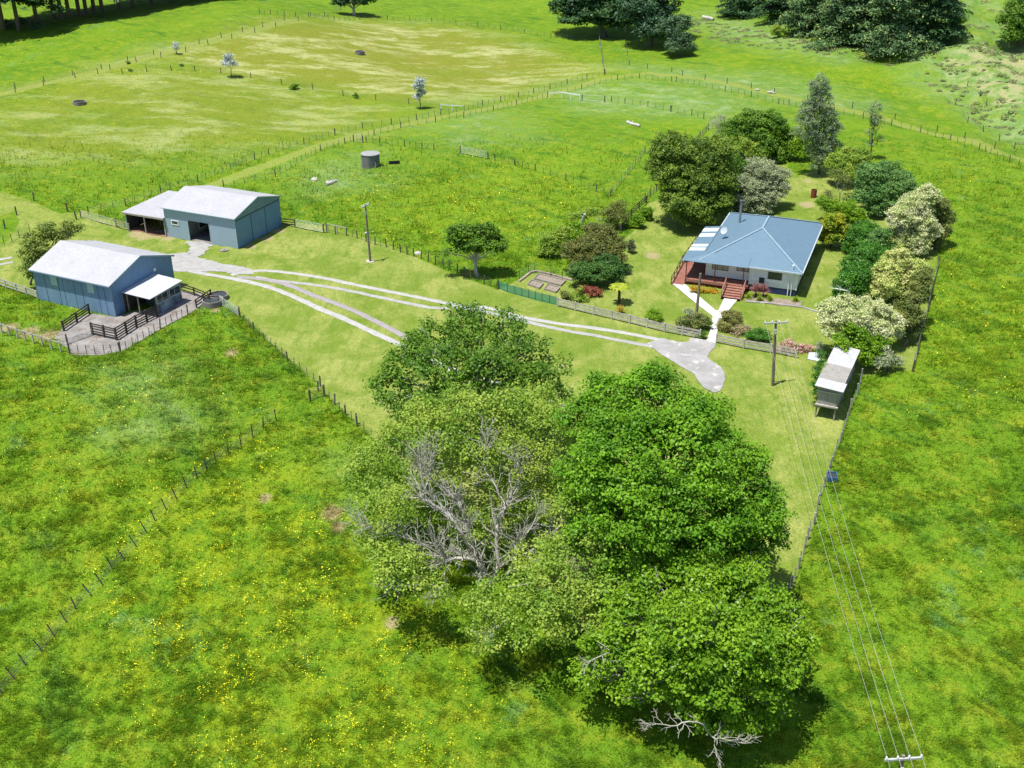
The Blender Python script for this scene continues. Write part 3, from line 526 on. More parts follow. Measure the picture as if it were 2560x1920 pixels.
MB().box(-6.9, 8.8, 0, -.02, 8.9, 2.95).box(-7.0, 0, 0, -6.92, 8.8, 2.6).build('lean_to_wall', M('dark_lean_to_iron', (.075, .085, .085), ribs=('X', .2, .01)), Fs)
for x in (-6.85, -3.6, -.15): MB().tube([(x, -.1, 0), (x, -.1, 2.62)], .09, 8).build('post', bark_pale if x > -6 else trim_sea, Fs)
for y in (3, 6): MB().tube([(-3.6, y, 0), (-3.6, y, 2.7)], .07, 6).build('post', wood_grey, Fs)
loc_F = lambda x, y, z=0: np.array([FO[0]+x*math.cos(FR_)-y*math.sin(FR_), FO[1]+x*math.sin(FR_)+y*math.cos(FR_), z])
loc_L = lambda x, y, z=0: np.array([LO[0]+x*math.cos(LR)-y*math.sin(LR), LO[1]+x*math.sin(LR)+y*math.cos(LR), z])
loc_H = lambda x, y, z=0: np.array([HO[0]+x*math.cos(HR)-y*math.sin(HR), HO[1]+x*math.sin(HR)+y*math.cos(HR), z])
tr_ = thing('farm_trailer', 'dark flat-deck farm trailer parked inside the open lean-to', 'trailer', loc_F(-1.8, 4.2), FR_+.25)
MB().box(-1.1, -2, .6, 1.1, 2, .75).box(-1.1, -2, .75, -1.05, 2, 1.1).box(1.05, -2, .75, 1.1, 2, 1.1).build('tray', M('dull_trailer_deck', (.20, .20, .20)), tr_); MB().beam((0, -2, .6), (0, -3.4, .45), .1, .1).build('drawbar', galv, tr_)
for s in (-1, 1): MB().tube([(s*1.12, 0, .35), (s*1.3, 0, .35)], .35, 14).build('wheel', black_p, tr_)
tp = MB()
for k in range(5): tp.beam(loc_F(-2.6+.22*k, .9+.1*k, .08+.06*(k % 2)), loc_F(-1.9+.22*k, 3.2, .08+.06*(k % 2)), .18, .05)
tag(tp.build('timber_stack', wood_grey), 'loose grey boards lying on the lean-to floor', 'timber')
# ---- small raised shed by the drive
sp = atz(Z1(465, 925), 3.3); s2 = atz(Z1(1035, 1035), 3.3); SR = math.atan2(s2[1]-sp[1], s2[0]-sp[0]); gz = float(T(29.5, 93)); SO = np.array([sp[0], sp[1], 0])
S_ = thing('raised_shed', 'narrow grey board shed on stilts with patched white and rusty roof', 'shed', SO, SR)
Ws, Ds = 2.05, 9.6
MB().box(.2, .25, 1.15, Ws, Ds, 3.0).build('wall', M('weathered_vertical_boards', (.40, .39, .37), (.25, .24, .22), 2, .9, ribs=('X', .12, .02), stretch=(3, 3, .4)), S_)
MB().box(0.08, .12, 2.62, Ws+.12, .24, 2.74).build('cross_board', wood_pale, S_); MB().box(0.05, .1, 1.12, Ws+.15, .24, 1.28).build('cross_board', wood_pale, S_)
MB().box(.1, .3, .95, Ws+.05, Ds, 1.15).build('floor_frame', wood_grey, S_)
rm = [M('white_shed_iron', (.52, .52, .53), ribs=('X', .2, .012)), M('lichen_grey_shed_iron', (.34, .33, .31), (.27, .25, .22), 1.5, .9, ribs=('X', .2, .012), spots=(2.2, .62, (.13, .11, .09)))]
for a, b_, k, dx in ((-.12, 1.75, 0, .18), (1.76, 5.2, 1, 0), (5.21, 9.9, 0, 0)): MB().slab([(-.15, a, 3.3+.02*k), (Ws+.3+dx, a, 3.14+.02*k), (Ws+.3+dx, b_, 3.14+.02*k), (-.15, b_, 3.3+.02*k)], .05).build('roof_sheet', rm[k], S_)
for x, y in ((.22, .35), (Ws-.08, .35), (.22, 4.5), (Ws-.08, 4.5), (.22, 9), (Ws-.08, 9)): MB().box(x-.07, y-.07, gz-1.0, x+.07, y+.07, 1.0).build('leg', wood_grey, S_)
# ================================================================== POLES AND WIRES
def top_of(base, px):     # height of a vertical line above base seen at px
    d = ray(px); return CC[2]+d[2]*(base[1]/d[1])
def power_pole(b, ht, label, rz, arm=2.3, r=.15, group=None, tilt=(0, 0)):
    t_ = thing('power_pole', label, 'power pole', b, 0, group)
    MB().tube([(0, 0, -.5), (0, 0, 0), (tilt[0], tilt[1], ht)], [r*1.15, r*1.15, r*.8], 10).build('pole', M('weathered_pole', (.24, .20, .165), (.15, .125, .10), 2, .9, stretch=(1, 1, .2)), t_)
    if arm:
        c, s = math.cos(rz), math.sin(rz); a0 = (tilt[0]-c*arm/2, tilt[1]-s*arm/2-.12, ht-.18); a1 = (tilt[0]+c*arm/2, tilt[1]+s*arm/2-.12, ht-.18)
        ca = MB().beam(a0, a1, .12, .14).build('crossarm', M('painted_grey_crossarm', (.50, .51, .50), (.38, .38, .37), 3, .8), t_)
        for f in (.04, .34, .64, .96): q = Vector(a0).lerp(Vector(a1), f); MB().tube([q+Vector((0, 0, .05)), q+Vector((0, 0, .14)), q+Vector((0, 0, .26))], [.05, .075, .05], 8).build('insulator', white_paint, ca)
        MB().box(-.1+tilt[0], -.32+tilt[1], ht-1.3, .12+tilt[0], -.14+tilt[1], ht-.85).build('fuse_box', galv, t_)
    return t_
p1 = G(R4(455, 1118)); h1 = top_of(p1, R4(485, 575))-p1[2]; c1w = AY(R4(482, 570), p1[1])
power_pole(p1, h1+.2, 'tall timber power pole with pale crossarm beside the turning circle', .10, 2.4, tilt=(c1w[0]-p1[0], 0))
yy2 = 49.; q2 = AY(Q5(1635, 1132), yy2); g2 = float(T(q2[0], yy2)); p2 = np.array([q2[0], yy2, g2])
power_pole(p2, q2[2]-g2+.18, 'power pole with four-wire crossarm at the bottom edge of the picture', .07, 2.35)
p3 = G(Q7(903, 612)); power_pole(p3, 7.7, 'dark bare-armed timber pole standing alone on the shed lawn', 1.1, 1.6, .14, tilt=(-.15, 0))
tag(MB().tube([(p3[0], p3[1], p3[2]-.1), (p3[0], p3[1], p3[2]+.08)], .55, 18).build('pole_footing', M('pale_gravel_collar', (.52, .48, .42))), 'pale gravel collar round the foot of the lone pole', 'gravel collar')
p4 = G(R2(550, 1282)); power_pole(p4, 5.9, 'short bare grey pole in the shrub beside the garden path', 0, 0, .16, tilt=(.12, 0))
def wire(a, b_, sag, label, k=0):
    pts = []
    for i in range(25): f = i/24; p = np.array(a)*(1-f)+np.array(b_)*f; p[2] -= sag*4*f*(1-f); pts.append(p)
    tag(MB().tube(pts, .011, 5).build('power_line', line_m), label, 'power line', 'overhead wires between the two crossarms')
names = ['leftmost', 'second from left', 'second from right', 'rightmost']
for k, f in enumerate((.04, .34, .64, .96)):
    a = np.array([c1w[0]+(f-.5)*2.38*math.cos(.10), p1[1]+(f-.5)*2.38*math.sin(.10)-.12, p1[2]+h1+.26]); b_ = np.array([p2[0]+(f-.5)*2.33*math.cos(.07), p2[1]+(f-.5)*2.33*math.sin(.07)-.12, q2[2]+.24])
    wire(a, b_, .9, f'{names[k]} of the four overhead wires between the two poles')
    e = b_+(b_-a)*.45; e[2] = b_[2]-1.0; wire(b_, e, .3, f'{names[k]} of the four wires leaving the lower pole')
# ================================================================== FENCES
def wiremesh(pts, hs, parent, r=.008, n=4):
    m_ = MB()
    for h in hs:
        for a, b_ in zip(pts[:-1], pts[1:]): m_.tube([(*a[:2], a[2]+h), (*b_[:2], b_[2]+h)], r, 3, False)
    return m_.build('wire', wire_m, parent)
_pm = {}
def postmesh(r, h, mat, square=False):
    k = (r, h, mat.name, square)
    if k not in _pm:
        m_ = MB().box(-r, -r, -.3, r, r, h) if square else MB().tube([(0, 0, -.3), (0, 0, h)], [r, r*.9], 7)
        me = bpy.data.meshes.new('post'); me.from_pydata(m_.v, [], m_.f); me.materials.append(mat); _pm[k] = me
    return _pm[k]
def fence(label, pts, posts_h=1.2, post_r=.09, batten=2.0, bat_h=1.05, hs=(.25, .5, .75, 1.0), mat=None, wires=True, group='post and wire farm fences', tops=None, name='wire_fence', wr=.008, bat_r=.03):
    mat = mat or wood_post; P = [G(p) for p in pts]; f = thing(name, label, 'fence', P[0], 0, group); o = P[0]; nb = 0
    for i, p in enumerate(P):
        q = link('post', postmesh(post_r, posts_h, mat), f); q.location = [float(a) for a in p-o]
        if tops is not None:
            tp_ = AY(tops[i], p[1]); dv = Vector(tp_-p); q.rotation_mode = 'QUATERNION'; q.rotation_quaternion = Vector((0, 0, 1)).rotation_difference(dv)
        else: q.rotation_euler = (rng.normal()*.04, rng.normal()*.04, 0)
    if batten:
        for a, b_ in zip(P[:-1], P[1:]):
            k = int(np.linalg.norm(b_-a)/batten)
            for j in range(1, k+1):
                if nb >= 98: break
                s = a+(b_-a)*j/(k+1)+np.array([rng.normal()*.05, rng.normal()*.05, 0]); s[2] = float(T(s[0], s[1])); q = link('batten', postmesh(bat_r, bat_h, mat, True), f); q.location = [float(v) for v in s-o]; q.rotation_euler = (rng.normal()*.05, rng.normal()*.05, 0); nb += 1
    if wires: wiremesh([p-o for p in P], hs, f, wr)
    return f
def rail_fence(label, pts, zs=(.35, .7, 1.05), ph=1.15, mat=None, w_=.04, h_=.15, pr=.07, post_every=2.2, group='post and rail fences', name='rail_fence', posts=True):
    mat = mat or wood_pale; P = [G(p) for p in pts]; o = P[0]; f = thing(name, label, 'fence', o, 0, group)
    for z in zs:
        m_ = MB()
        for a, b_ in zip(P[:-1], P[1:]):
            L_ = np.linalg.norm(b_-a); k = max(1, round(L_/4.4))
            for j in range(k):
                s = a+(b_-a)*j/k-o; e = a+(b_-a)*(j+1)/k-o; m_.beam(s+np.array([0, 0, z+rng.normal()*.02]), e+np.array([0, 0, z+rng.normal()*.02]), w_, h_)
        m_.build('rail', mat, f)
    if posts:
        for a, b_ in zip(P[:-1], P[1:]):
            k = max(1, round(np.linalg.norm(b_-a)/post_every))
            for j in range(k+1):
                if j == k and b_ is not P[-1]: continue
                s = a+(b_-a)*j/k-o; q = link('post', postmesh(pr, ph, mat, True), f); q.location = [float(v) for v in s]
                q.rotation_euler = (rng.normal()*.02, rng.normal()*.02, math.atan2(b_[1]-a[1], b_[0]-a[0]))
    return f
def gate(label, a, b_, ht=1.15, mat=None, bars=5, name='farm_gate', brace=True, vert=0, group=None):
    mat = mat or galv; A_ = G(a); B_ = G(b_); o = A_; f = thing(name, label, 'gate', o, 0, group); d = B_-A_
    m_ = MB(); r = .03; lo = np.array([0, 0, .15]); hi = np.array([0, 0, ht])
    m_.tube([lo, hi, d+hi, d+lo, lo], r, 6); m_.build('frame', mat, f); m_ = MB()
    for k in range(1, bars): z = .15+(ht-.15)*k/bars; m_.tube([np.array([0, 0, z]), d+np.array([0, 0, z])], .018, 5, False)
    for k in range(1, vert+1): s = d*k/(vert+1); m_.tube([s+lo, s+hi], .018, 5, False)
    if brace: m_.tube([lo, d*.5+hi, d+lo], .02, 5, False)
    m_.build('bar', mat, f)
    for s in (np.zeros(3)-d/np.linalg.norm(d)*.12, d+d/np.linalg.norm(d)*.12): q = link('post', postmesh(.1, 1.3, wood_post), f); q.location = [float(v) for v in s]
    return f
px = lambda Rr, L_: [Rr(*q) for q in L_]
fence('long paddock fence on the upper side of the diagonal lane', px(R1, ((612,372),(870,318),(1110,225),(1368,150)))+px(R6, ((1600,1003),(1690,975),(1910,905),(2105,848)))+px(R7, ((95,850),(268,808),(448,782),(607,755),(757,722),(905,697),(1022,665),(1135,640),(1248,613),(1343,588),(1445,558),(1552,530),(1677,495),(1790,470))))
fence('long paddock fence on the lower side of the diagonal lane', px(R1, ((1548,190),(1905,115)))+px(R7, ((5,948),(158,905),(340,850),(507,803),(725,768),(903,740),(1090,697),(1235,660),(1430,612),(1645,562),(1868,502),(2005,492),(2210,515))))
fence('curving fence on the near side of the dry track behind the poplar', px(R8, ((25,515),(333,575),(497,608),(670,655),(735,662),(870,690),(1018,710),(1200,745),(1377,790),(1560,832),(1748,882),(1928,943),(2120,1020),(2240,1060))))
fence('sparse fence on the far side of the dry track', px(R8, ((65,475),(205,500),(345,525),(497,555),(642,590),(850,630),(1133,680),(1400,750),(1665,825),(1838,872),(2025,935),(2240,1010))), batten=0)
fence('fence at the foot of the brown gully on the far right', px(R8, ((1780,660),(1858,770),(1955,828),(2055,885),(2150,935),(2240,990))), batten=0)
fence('fence climbing beside the pale rushes at the far right', px(R8, ((1855,545),(1935,605),(1975,660),(2240,760))), batten=0)
fence('spaced posts along the far side of the mown strip', px(R6, ((-60,590),(97,555),(280,515),(457,475),(637,435),(803,385),(967,347),(1252,277),(1392,236),(1525,201),(1651,170),(1787,130))), batten=0)
fence('spaced posts along the near side of the mown strip', px(R6, ((-60,620),(97,583),(275,538),(473,490),(615,464),(693,438),(857,390),(1012,360),(1167,325),(1308,280),(1457,243),(1603,205),(1733,170),(1875,130))), batten=0)
fence('sparse fence crossing the knoll past the silver trees', px(R6, ((770,465),(923,450),(1078,445),(1225,447),(1387,460),(1577,490),(1770,530),(1965,560),(2157,603)))+px(R7, ((350,630),(557,655),(757,690))), batten=0)
fence('fence along the skyline edge of the knoll', px(R7, ((-60,105),(90,128),(250,125),(425,125),(565,130),(703,138),(855,155),(990,165),(1135,185),(1285,210),(1450,235),(1600,248))))
fence('short fence behind the knoll near the top', px(R6, ((1630,85),(1700,88),(1787,98),(1858,105),(1940,108),(2040,105),(2140,60))), batten=3)
fence('fence running up to the big dark conifer', px(R7, ((1787,468),(1775,400),(1768,340),(1757,280),(1752,235))), batten=0, hs=(.3, .6, .9, 1.1), wr=.03)
fence('fence running down from the dark conifer then right', px(R7, ((1920,270),(1930,350),(1942,412),(2057,432),(2210,455))), batten=0)
fence('sparse fence right of the white rail gateway', px(R7, ((1830,642),(1915,650),(2060,670),(2205,700)))+px(R5, ((293,300),(425,322),(500,345))), batten=2.6)
fence('short fence behind the concrete tank', px(R7, ((290,895),(375,900),(530,920),(640,935),(716,943))), batten=1.6)
fence('fence falling away from the galvanised gate to the garden', px(R7, ((1100,1010),(1225,1040),(1355,1075),(1545,1135),(1735,1205),(1825,1235)))+px(R5, ((130,560),)), batten=2)
fence('picket-spaced fence behind the large garden tree', px(R5, ((530,415),(475,465),(420,530))), batten=.8)
fence('fence at the left side of the garden beside the dark tree', px(R5, ((205,800),(165,830),(130,860))), batten=.8)
rail_fence('dark leaning rail fence by the green hedge', px(R3, ((1640,110),(1570,170),(1495,240),(1380,410))), mat=wood_dark, group='dark timber rail fences')
fence('curving fence from the shed past the lone tree', px(Q7, ((560,385),(630,400),(715,410),(800,430),(870,455),(940,480),(1030,498),(1085,518),(1143,540),(1193,557),(1247,572),(1303,590),(1360,612),(1418,635),(1480,658),(1530,675),(1590,700),(1650,728),(1700,748),(1800,790),(1915,830))), batten=1.6)
fence('thin fence behind the vegetable beds', px(R3, ((390,858),(475,808),(540,785),(698,828),(815,855),(925,870))), batten=0, post_r=.04)
# mesh fence round the vegetable garden
gp = [G(R3(*q)) for q in ((185,955),(270,990),(345,1010),(415,1030),(480,1048),(545,1065),(612,1083),(685,1100),(765,1118))]; o = gp[0]
mf = thing('mesh_fence', 'green shade-mesh fence beside the vegetable beds', 'fence', o)
m_ = MB()
for a, b_ in zip(gp[:-1], gp[1:]): a = a-o; b_ = b_-o; m_.poly([a, b_, b_+np.array([0, 0, 1.05]), a+np.array([0, 0, 1.05])])
gmm, t, b = newmat('green_shade_mesh'); v = t.new('ShaderNodeTexCoord').outputs['Object']; n_ = t.noise(v, 2.2, 4, .6); t.link(t.mix(n_, (.03, .20, .12), (.08, .32, .20)), b.inputs['Base Color']); b.inputs['Alpha'].default_value = .8
m_.build('mesh_panel', gmm, mf)
for p in gp: q = link('post', postmesh(.035, 1.15, wood_dark), mf); q.location = [float(v) for v in p-o]
rail_fence('long bleached rail fence along the front garden', px(R3, ((765,1130),(1120,1215),(1480,1300),(1820,1385),(2170,1450))), zs=(.3, .62, .95), h_=.2)
rail_fence('bleached rail fence right of the garden path', px(R2, ((750,1490),(1020,1545),(1290,1590),(1540,1640))), zs=(.3, .62, .95), h_=.2)
rail_fence('pale rail fence left of the near shed', px(R1, ((-30,865),(120,915),(262,965))), zs=(.35, .7, 1.05), h_=.18)
rail_fence('low pale-railed fence at the left edge below the shed', px(R1, ((-40,1180),(125,1235),(235,1270),(360,1310),(485,1345))), zs=(1.15,), mat=wood_pale, ph=1.3, post_every=1.4)
fence('row of thin yard pickets curving below the shed', px(R1, ((485,1345),(835,1338))), batten=.95, bat_h=1.1, post_r=.1, posts_h=1.4)
fence('row of leaning pickets along the right of the yard', px(R1, ((835,1338),(1108,1170),(1300,1070))), batten=1.0, bat_h=1.1, post_r=.08, posts_h=1.3)
rail_fence('dark yard rails between the pickets and the trough', px(R1, ((1360,1025),(1460,955))), mat=wood_dark, group='dark timber rail fences', post_every=2)
rail_fence('dark yard rails against the long side of the near shed', px(R1, ((445,1185),(620,1065))), mat=wood_dark, zs=(.3, .6, .9, 1.2), ph=1.3, group='dark timber rail fences', pr=.09, post_every=2.4)
rail_fence('dark yard rails enclosing the concrete below the annex', px(R1, ((640,1210),(808,1248),(945,1160),(1090,1085))), mat=wood_dark, zs=(.25, .55, .85, 1.15, 1.42), ph=1.55, group='dark timber rail fences', pr=.09, post_every=1.9)
rail_fence('dark yard rails behind the annex', px(R1, ((1228,905),(1345,940),(1450,985))), mat=wood_dark, zs=(.35, .75, 1.1), group='dark timber rail fences', post_every=2.4)
gate('low galvanised gate lying across the yard entrance', R1(640,1215), R1(475,1275), .75, bars=3, vert=4)
gate('galvanised gate right of the water trough', R1(1520,1000), R1(1655,1085), 1.15, bars=6, vert=5)
fence('fence along the left edge of the lawn below the trough', px(R1, ((1660,1095),(1757,1185),(1990,1392),(2215,1565)))+px(Q6, ((1245,185),)), batten=1.6)
fence('fence along the lower left lawn edge to the trees', px(Q6, ((1270,205),(1310,238),(1353,280),(1398,322)))+px(Q3, ((100,985),))+px(Q4, ((1040,500),(1390,800),(1440,835),(1490,880),(1550,945),(1610,985))), batten=1.5)
gate('small dark timber gate at the left lawn fence', Q6(1218,222), Q6(1266,205), 1.15, wood_grey, 4, 'timber_gate', False)
lean = [((60,1312),(18,1263)),((103,1258),(70,1210)),((167,1203),(125,1152)),((215,1145),(185,1100)),((262,1090),(232,1043)),((298,1038),(278,993)),((358,985),(325,943)),((403,943),(370,895)),((443,882),(420,843)),((487,845),(458,800)),((535,793),(503,748)),((575,738),(550,697)),((608,693),(590,650)),((652,650),(632,607)),((692,605),(672,565)),((732,565),(715,520)),((772,527),(762,485)),((810,495),(800,455)),((848,463),(838,430)),((895,433),(888,392)),((945,405),(937,358)),((990,365),(984,322)),((1031,330),(1029,293)),((1082,300),(1073,255))]
fence('slanting fence of leaning dark posts across the lower left paddock', [Q6(*a) for a, _ in ([((-45,1430),(-90,1375)),((10,1368),(-30,1320))]+lean)], posts_h=1.25, post_r=.055, batten=0, hs=(.25, .5, .75, 1.0), mat=wood_dark, tops=[Q6(*b_) for _, b_ in ([((-45,1430),(-90,1375)),((10,1368),(-30,1320))]+lean)], wr=.005)
fence('tall fence descending right of the lawn below the raised shed', px(Q8, ((700,130),(675,235),(625,345),(552,575),(482,745),(440,880),(402,1000),(373,1135),(328,1240),(310,1300),(270,1440),(215,1575)))+px(Q5, ((1090,330),)), batten=1.3, mat=wood_grey)
fence('fence beyond the white-flowering trees on the right', px(R4, ((1880,90),(1830,300),(1790,480),(1740,650),(1700,850),(1660,1000))), batten=3, mat=wood_post, posts_h=1.4, wr=.02)
fence('fence at the far left edge beside the mown track', px(Z3, ((-60,1120),(60,1055),(170,1025),(270,965),(415,890))), batten=0, post_r=.05)
fence('stout posts beside the mown track at the left edge', px(Z3, ((70,840),(235,655))), batten=0, post_r=.12, wires=False, posts_h=1.35)
fence('stout posts at the corner of the paddock above the shed', px(Z3, ((470,455),(935,600),(1060,715))), batten=0, post_r=.12, wires=False, posts_h=1.35)
gate('long pale sheep gate left of the lean-to', Z3(1130,690), R1(800,462), 1.1, wood_pale, 5, 'timber_gate', False, vert=8)
rail_fence('short rails joining the sheep gate to the lean-to', px(R1, ((805,465),(895,492))), mat=wood_grey)
rail_fence('short dark rails right of the sea-grey shed', px(Q7, ((188,330),(310,342))), mat=wood_dark, group='dark timber rail fences')
gate('galvanised gate right of the sea-grey shed', Q7(315,345), Q7(530,385), 1.2, bars=6, vert=2)
rail_fence('pale-topped short hurdle after the galvanised gate', px(Q7, ((570,372),(712,402))), zs=(1.0,), ph=1.05, post_every=1.2, mat=wood_pale)
gate('wide galvanised gate below the concrete tank paddock', R7(885,965), R7(1052,998), 1.25, bars=6, vert=3)
rail_fence('white-topped rail beside the lane gateway', px(R7, ((760,690),(903,697))), zs=(1.0,), ph=1.25, mat=white_paint)
rail_fence('long white top rail at the lane stockyard', px(R7, ((1440,618),(1520,615),(1635,632))), zs=(1.15,), ph=1.2, mat=white_paint, h_=.25)
gate('wide low gate right of the white stockyard rail', R7(1650,632), R7(1785,642), 1.2, bars=1, brace=False)
gate('boarded pale hurdle gate beside the lane', R7(215,893), R7(265,897), 1.4, wood_pale, 5, 'timber_gate', False)
# ================================================================== TREES AND SHRUBS
_lm = {}
def leafmat(name, c1, c2, scale=.5, transl=.35, tip=None, rough=.5):
    if name in _lm: return _lm[name]
    c1 = tuple(min(.8, x*(1.9 if max(c1) < .3 else 1)) for x in c1); c2 = tuple(min(.8, x*(1.9 if max(c2) < .3 else 1)) for x in c2)
    m, t, b = newmat(name); g = t.new('ShaderNodeNewGeometry'); pos = g.outputs['Position']; rnd = g.outputs['Random Per Island']
    c = t.mix(t.mapr(t.noise(pos, scale, 5, .65), .36, .64), c1, c2)
    c = t.mix(t.mapr(rnd, .0, 1, 0, 1, False), t.mix(1., c, (.70, .72, .7), 'MULTIPLY'), t.mix(1., c, (1.22, 1.18, 1.15), 'MULTIPLY'))
    if tip: c = t.mix(t.mapr(rnd, tip[1], tip[1]+.01), c, tip[0])
    t.link(c, b.inputs['Base Color']); b.inputs['Roughness'].default_value = rough; b.inputs['Specular IOR Level'].default_value = .25
    tr = t.new('ShaderNodeBsdfTranslucent'); t.link(c, tr.inputs[0]); ms = t.new('ShaderNodeMixShader'); ms.inputs[0].default_value = transl
    t.link(b.outputs[0], ms.inputs[1]); t.link(tr.outputs[0], ms.inputs[2]); t.link(ms.outputs[0], m.node_tree.nodes['Material Output'].inputs[0]); _lm[name] = m; return m
def unit(a): return a/(np.linalg.norm(a, axis=-1, keepdims=True)+1e-9)
def leaf_quads(Cn, Nb, size, asp=.6, jit=.9, hang=0):
    n = len(Cn); nr = unit(Nb+rng.standard_normal((n, 3))*jit); a = unit(np.cross(nr, rng.standard_normal((n, 3)))); b_ = np.cross(nr, a)
    s = size*(.6+.8*rng.random(n))[:, None]*.5
    return np.stack([Cn-a*s, Cn-b_*s*asp, Cn+a*s, Cn+b_*s*asp], 1)
def crown_leaves(lobes, leaf, dens, clump, squash=.8, low=-.45, asp=.72, jit=.7, gap=.0, fill=.22, flat=.55, bumps=4):
    """lobes: (centre xyz, radius). Leaf clumps sit over the lobes; each clump is a tuft of leaves"""
    Ls = [(np.array(c), r) for c, r in lobes]; out = []; extra = []
    for c, r in Ls:                     # smaller boughs standing out of every lobe
        for _ in range(bumps if r > 2.2*clump else 0):
            d = unit(rng.standard_normal(3)+np.array([0, 0, .3])); d[2] = max(d[2], low); extra.append((c+d*r*(.72+.2*rng.random())*np.array([1, 1, squash]), r*(.28+.22*rng.random())))
    Ls += extra
    for c, r in Ls:
        nc = max(5, int(4*math.pi*r*r/(clump*clump)*.55*(1-gap)))
        dv = unit(rng.standard_normal((nc*2, 3))); dv = dv[dv[:, 2] > low][:nc]
        rr = r*(.72+.34*rng.random(len(dv))**.8); Cc = c+dv*rr[:, None]*np.array([1, 1, squash])
        k = np.ones(len(Cc), bool)
        for c2, r2 in Ls:
            if r2 is r and c2 is c: continue
            if r2 > r*.6 and r > r2*.4: k &= np.linalg.norm((Cc-c2)/np.array([1, 1, squash]), axis=1) > r2*(.72 if r2 > r*.9 else .5)
        Cc, dv = Cc[k], dv[k]
        if not len(Cc): continue
        cr = clump*(.55+.75*rng.random(len(Cc))); per = np.maximum(6, (dens*2.6*cr*cr/(leaf*leaf)).astype(int))
        idx = np.repeat(np.arange(len(Cc)), per); d = unit(rng.standard_normal((len(idx), 3))); rad = rng.random(len(idx))**.45
        P = Cc[idx]+d*(cr[idx]*rad)[:, None]*np.array([1, 1, flat]); out.append(leaf_quads(P, d*.55+dv[idx]*.35+np.array([0, 0, .8]), leaf, asp, jit))
        nf = int(len(idx)*fill)
        if nf: d = unit(rng.standard_normal((nf, 3))); P = c+d*(r*.8*rng.random(nf)**.4)[:, None]*np.array([1, 1, squash]); out.append(leaf_quads(P, d, leaf*1.5, asp, 1))
    return np.concatenate(out)
def leaves_obj(name, Q, mat, parent): 
    return mesh_np(name, Q.reshape(-1, 3), np.arange(len(Q)*4).reshape(-1, 4), mat, parent)
def bez(p, q, n=7, wob=.08, up=.15):
    p = np.array(p, float); q = np.array(q, float); L_ = np.linalg.norm(q-p); out = []; ph = rng.random(3)*6.28
    for i in range(n):
        f = i/(n-1); w_ = math.sin(f*math.pi); out.append(p+(q-p)*f+np.array([math.sin(f*5+ph[0]), math.sin(f*5+ph[1]), .5*math.sin(f*6+ph[2])])*L_*wob*w_+np.array([0, 0, L_*up*w_]))
    return out
def limbs(mb, base, lobes, r0_, fork=.35, n=3):
    base = np.array(base); cs = np.mean([c for c, r in lobes], axis=0); fk = base+(cs-base)*fork; fk[:2] = base[:2]+(cs[:2]-base[:2])*.25
    mb.tube([base-np.array([0, 0, .4]), base, *bez(base+np.array([0, 0, .3]), fk, 4, .05, 0)], [r0_*1.4, r0_*1.25, r0_*1.05, r0_, r0_*.95, r0_*.85], 9)
    for c, r in lobes:
        mid = fk+(np.array(c)-fk)*.6; mb.tube(bez(fk, c, 7, .06, .04), np.linspace(r0_*.5, r0_*.12, 7), 6)
        for k in range(n): e = np.array(c)+unit(rng.standard_normal(3)+np.array([0, 0, .5]))*r*.95; mb.tube(bez(mid, e, 6, .08, .05), np.linspace(r0_*.2, r0_*.03, 6), 5)
def tree(name, label, cat, base, lobes, mat, leaf=.28, dens=2.2, clump=.9, r=.25, barkm=None, squash=.85, low=-.45, group=None, gap=0, n=3, rs=1., jit=.7, asp=.72, flat=.55, fill=.22, crown='crown', fork=.35, byh=False):
    """base px; lobes (px, radius in px, depth offset m) at the depth of the base"""
    B = G(base); L_ = []
    for l in lobes:
        p, rp = l[:2]; dy = l[2] if len(l) > 2 else 0; c = AH(p, dy) if byh else AY(p, B[1]+dy); dist = (c-CC)@fw; L_.append((c-B, rp/F*dist*rs))
    # keep the crown above the ground
    L_ = [(np.array([c[0], c[1], max(c[2], rr*.55*squash+.1)]), rr) for c, rr in L_]
    t_ = thing(name, label, cat, B, 0, group)
    if r: m_ = MB(); limbs(m_, (0, 0, 0), L_, r, n=n, fork=fork); m_.build('trunk' if r > .08 else 'stem', barkm or bark, t_, smooth=True)
    leaves_obj(crown, crown_leaves(L_, leaf, dens, clump, squash, low, asp, jit, gap, fill, flat), mat, t_); return t_
LB = lambda Rr, sc_, L_: [(Rr(*l[:2]), l[2]*sc_, *l[3:]) for l in L_]
def shrub(label, Rr, s, L_, mat, base=None, name='shrub', cat='shrub', leaf=.13, clump=.4, dens=2.4, **k):
    bx = base or (L_[0][0], L_[0][1]+L_[0][2]*.75); return tree(name, label, cat, Rr(*bx), LB(Rr, s, L_), mat, leaf=leaf, clump=clump, dens=dens, r=k.pop('r', .05), low=k.pop('low', -.8), crown='foliage', **k)
g_dark = leafmat('deep_green_leaves', (.040, .100, .009), (.085, .160, .014), .35)
g_bright = leafmat('bright_green_leaves', (.052, .135, .006), (.105, .215, .010), .3)
g_lime = leafmat('yellow_green_leaves', (.105, .185, .020), (.195, .255, .038), .35)
g_mid = leafmat('glossy_mid_green_leaves', (.068, .150, .007), (.130, .225, .012), .4, rough=.4)
g_olive = leafmat('olive_green_leaves', (.075, .105, .025), (.125, .145, .035), .5)
g_bronze = leafmat('bronze_olive_leaves', (.075, .095, .022), (.125, .135, .035), .6)
g_grey = leafmat('grey_green_leaves', (.14, .175, .095), (.235, .265, .155), .5)
g_silver = leafmat('silver_leaves', (.42, .50, .50), (.60, .66, .66), .8)
g_cream = leafmat('cream_blossom_foliage', (.58, .66, .28), (.80, .80, .52), .45, tip=((.16, .26, .05), .87))
g_creamy = leafmat('yellow_blossom_foliage', (.54, .64, .16), (.80, .80, .34), .45, tip=((.16, .26, .05), .85))
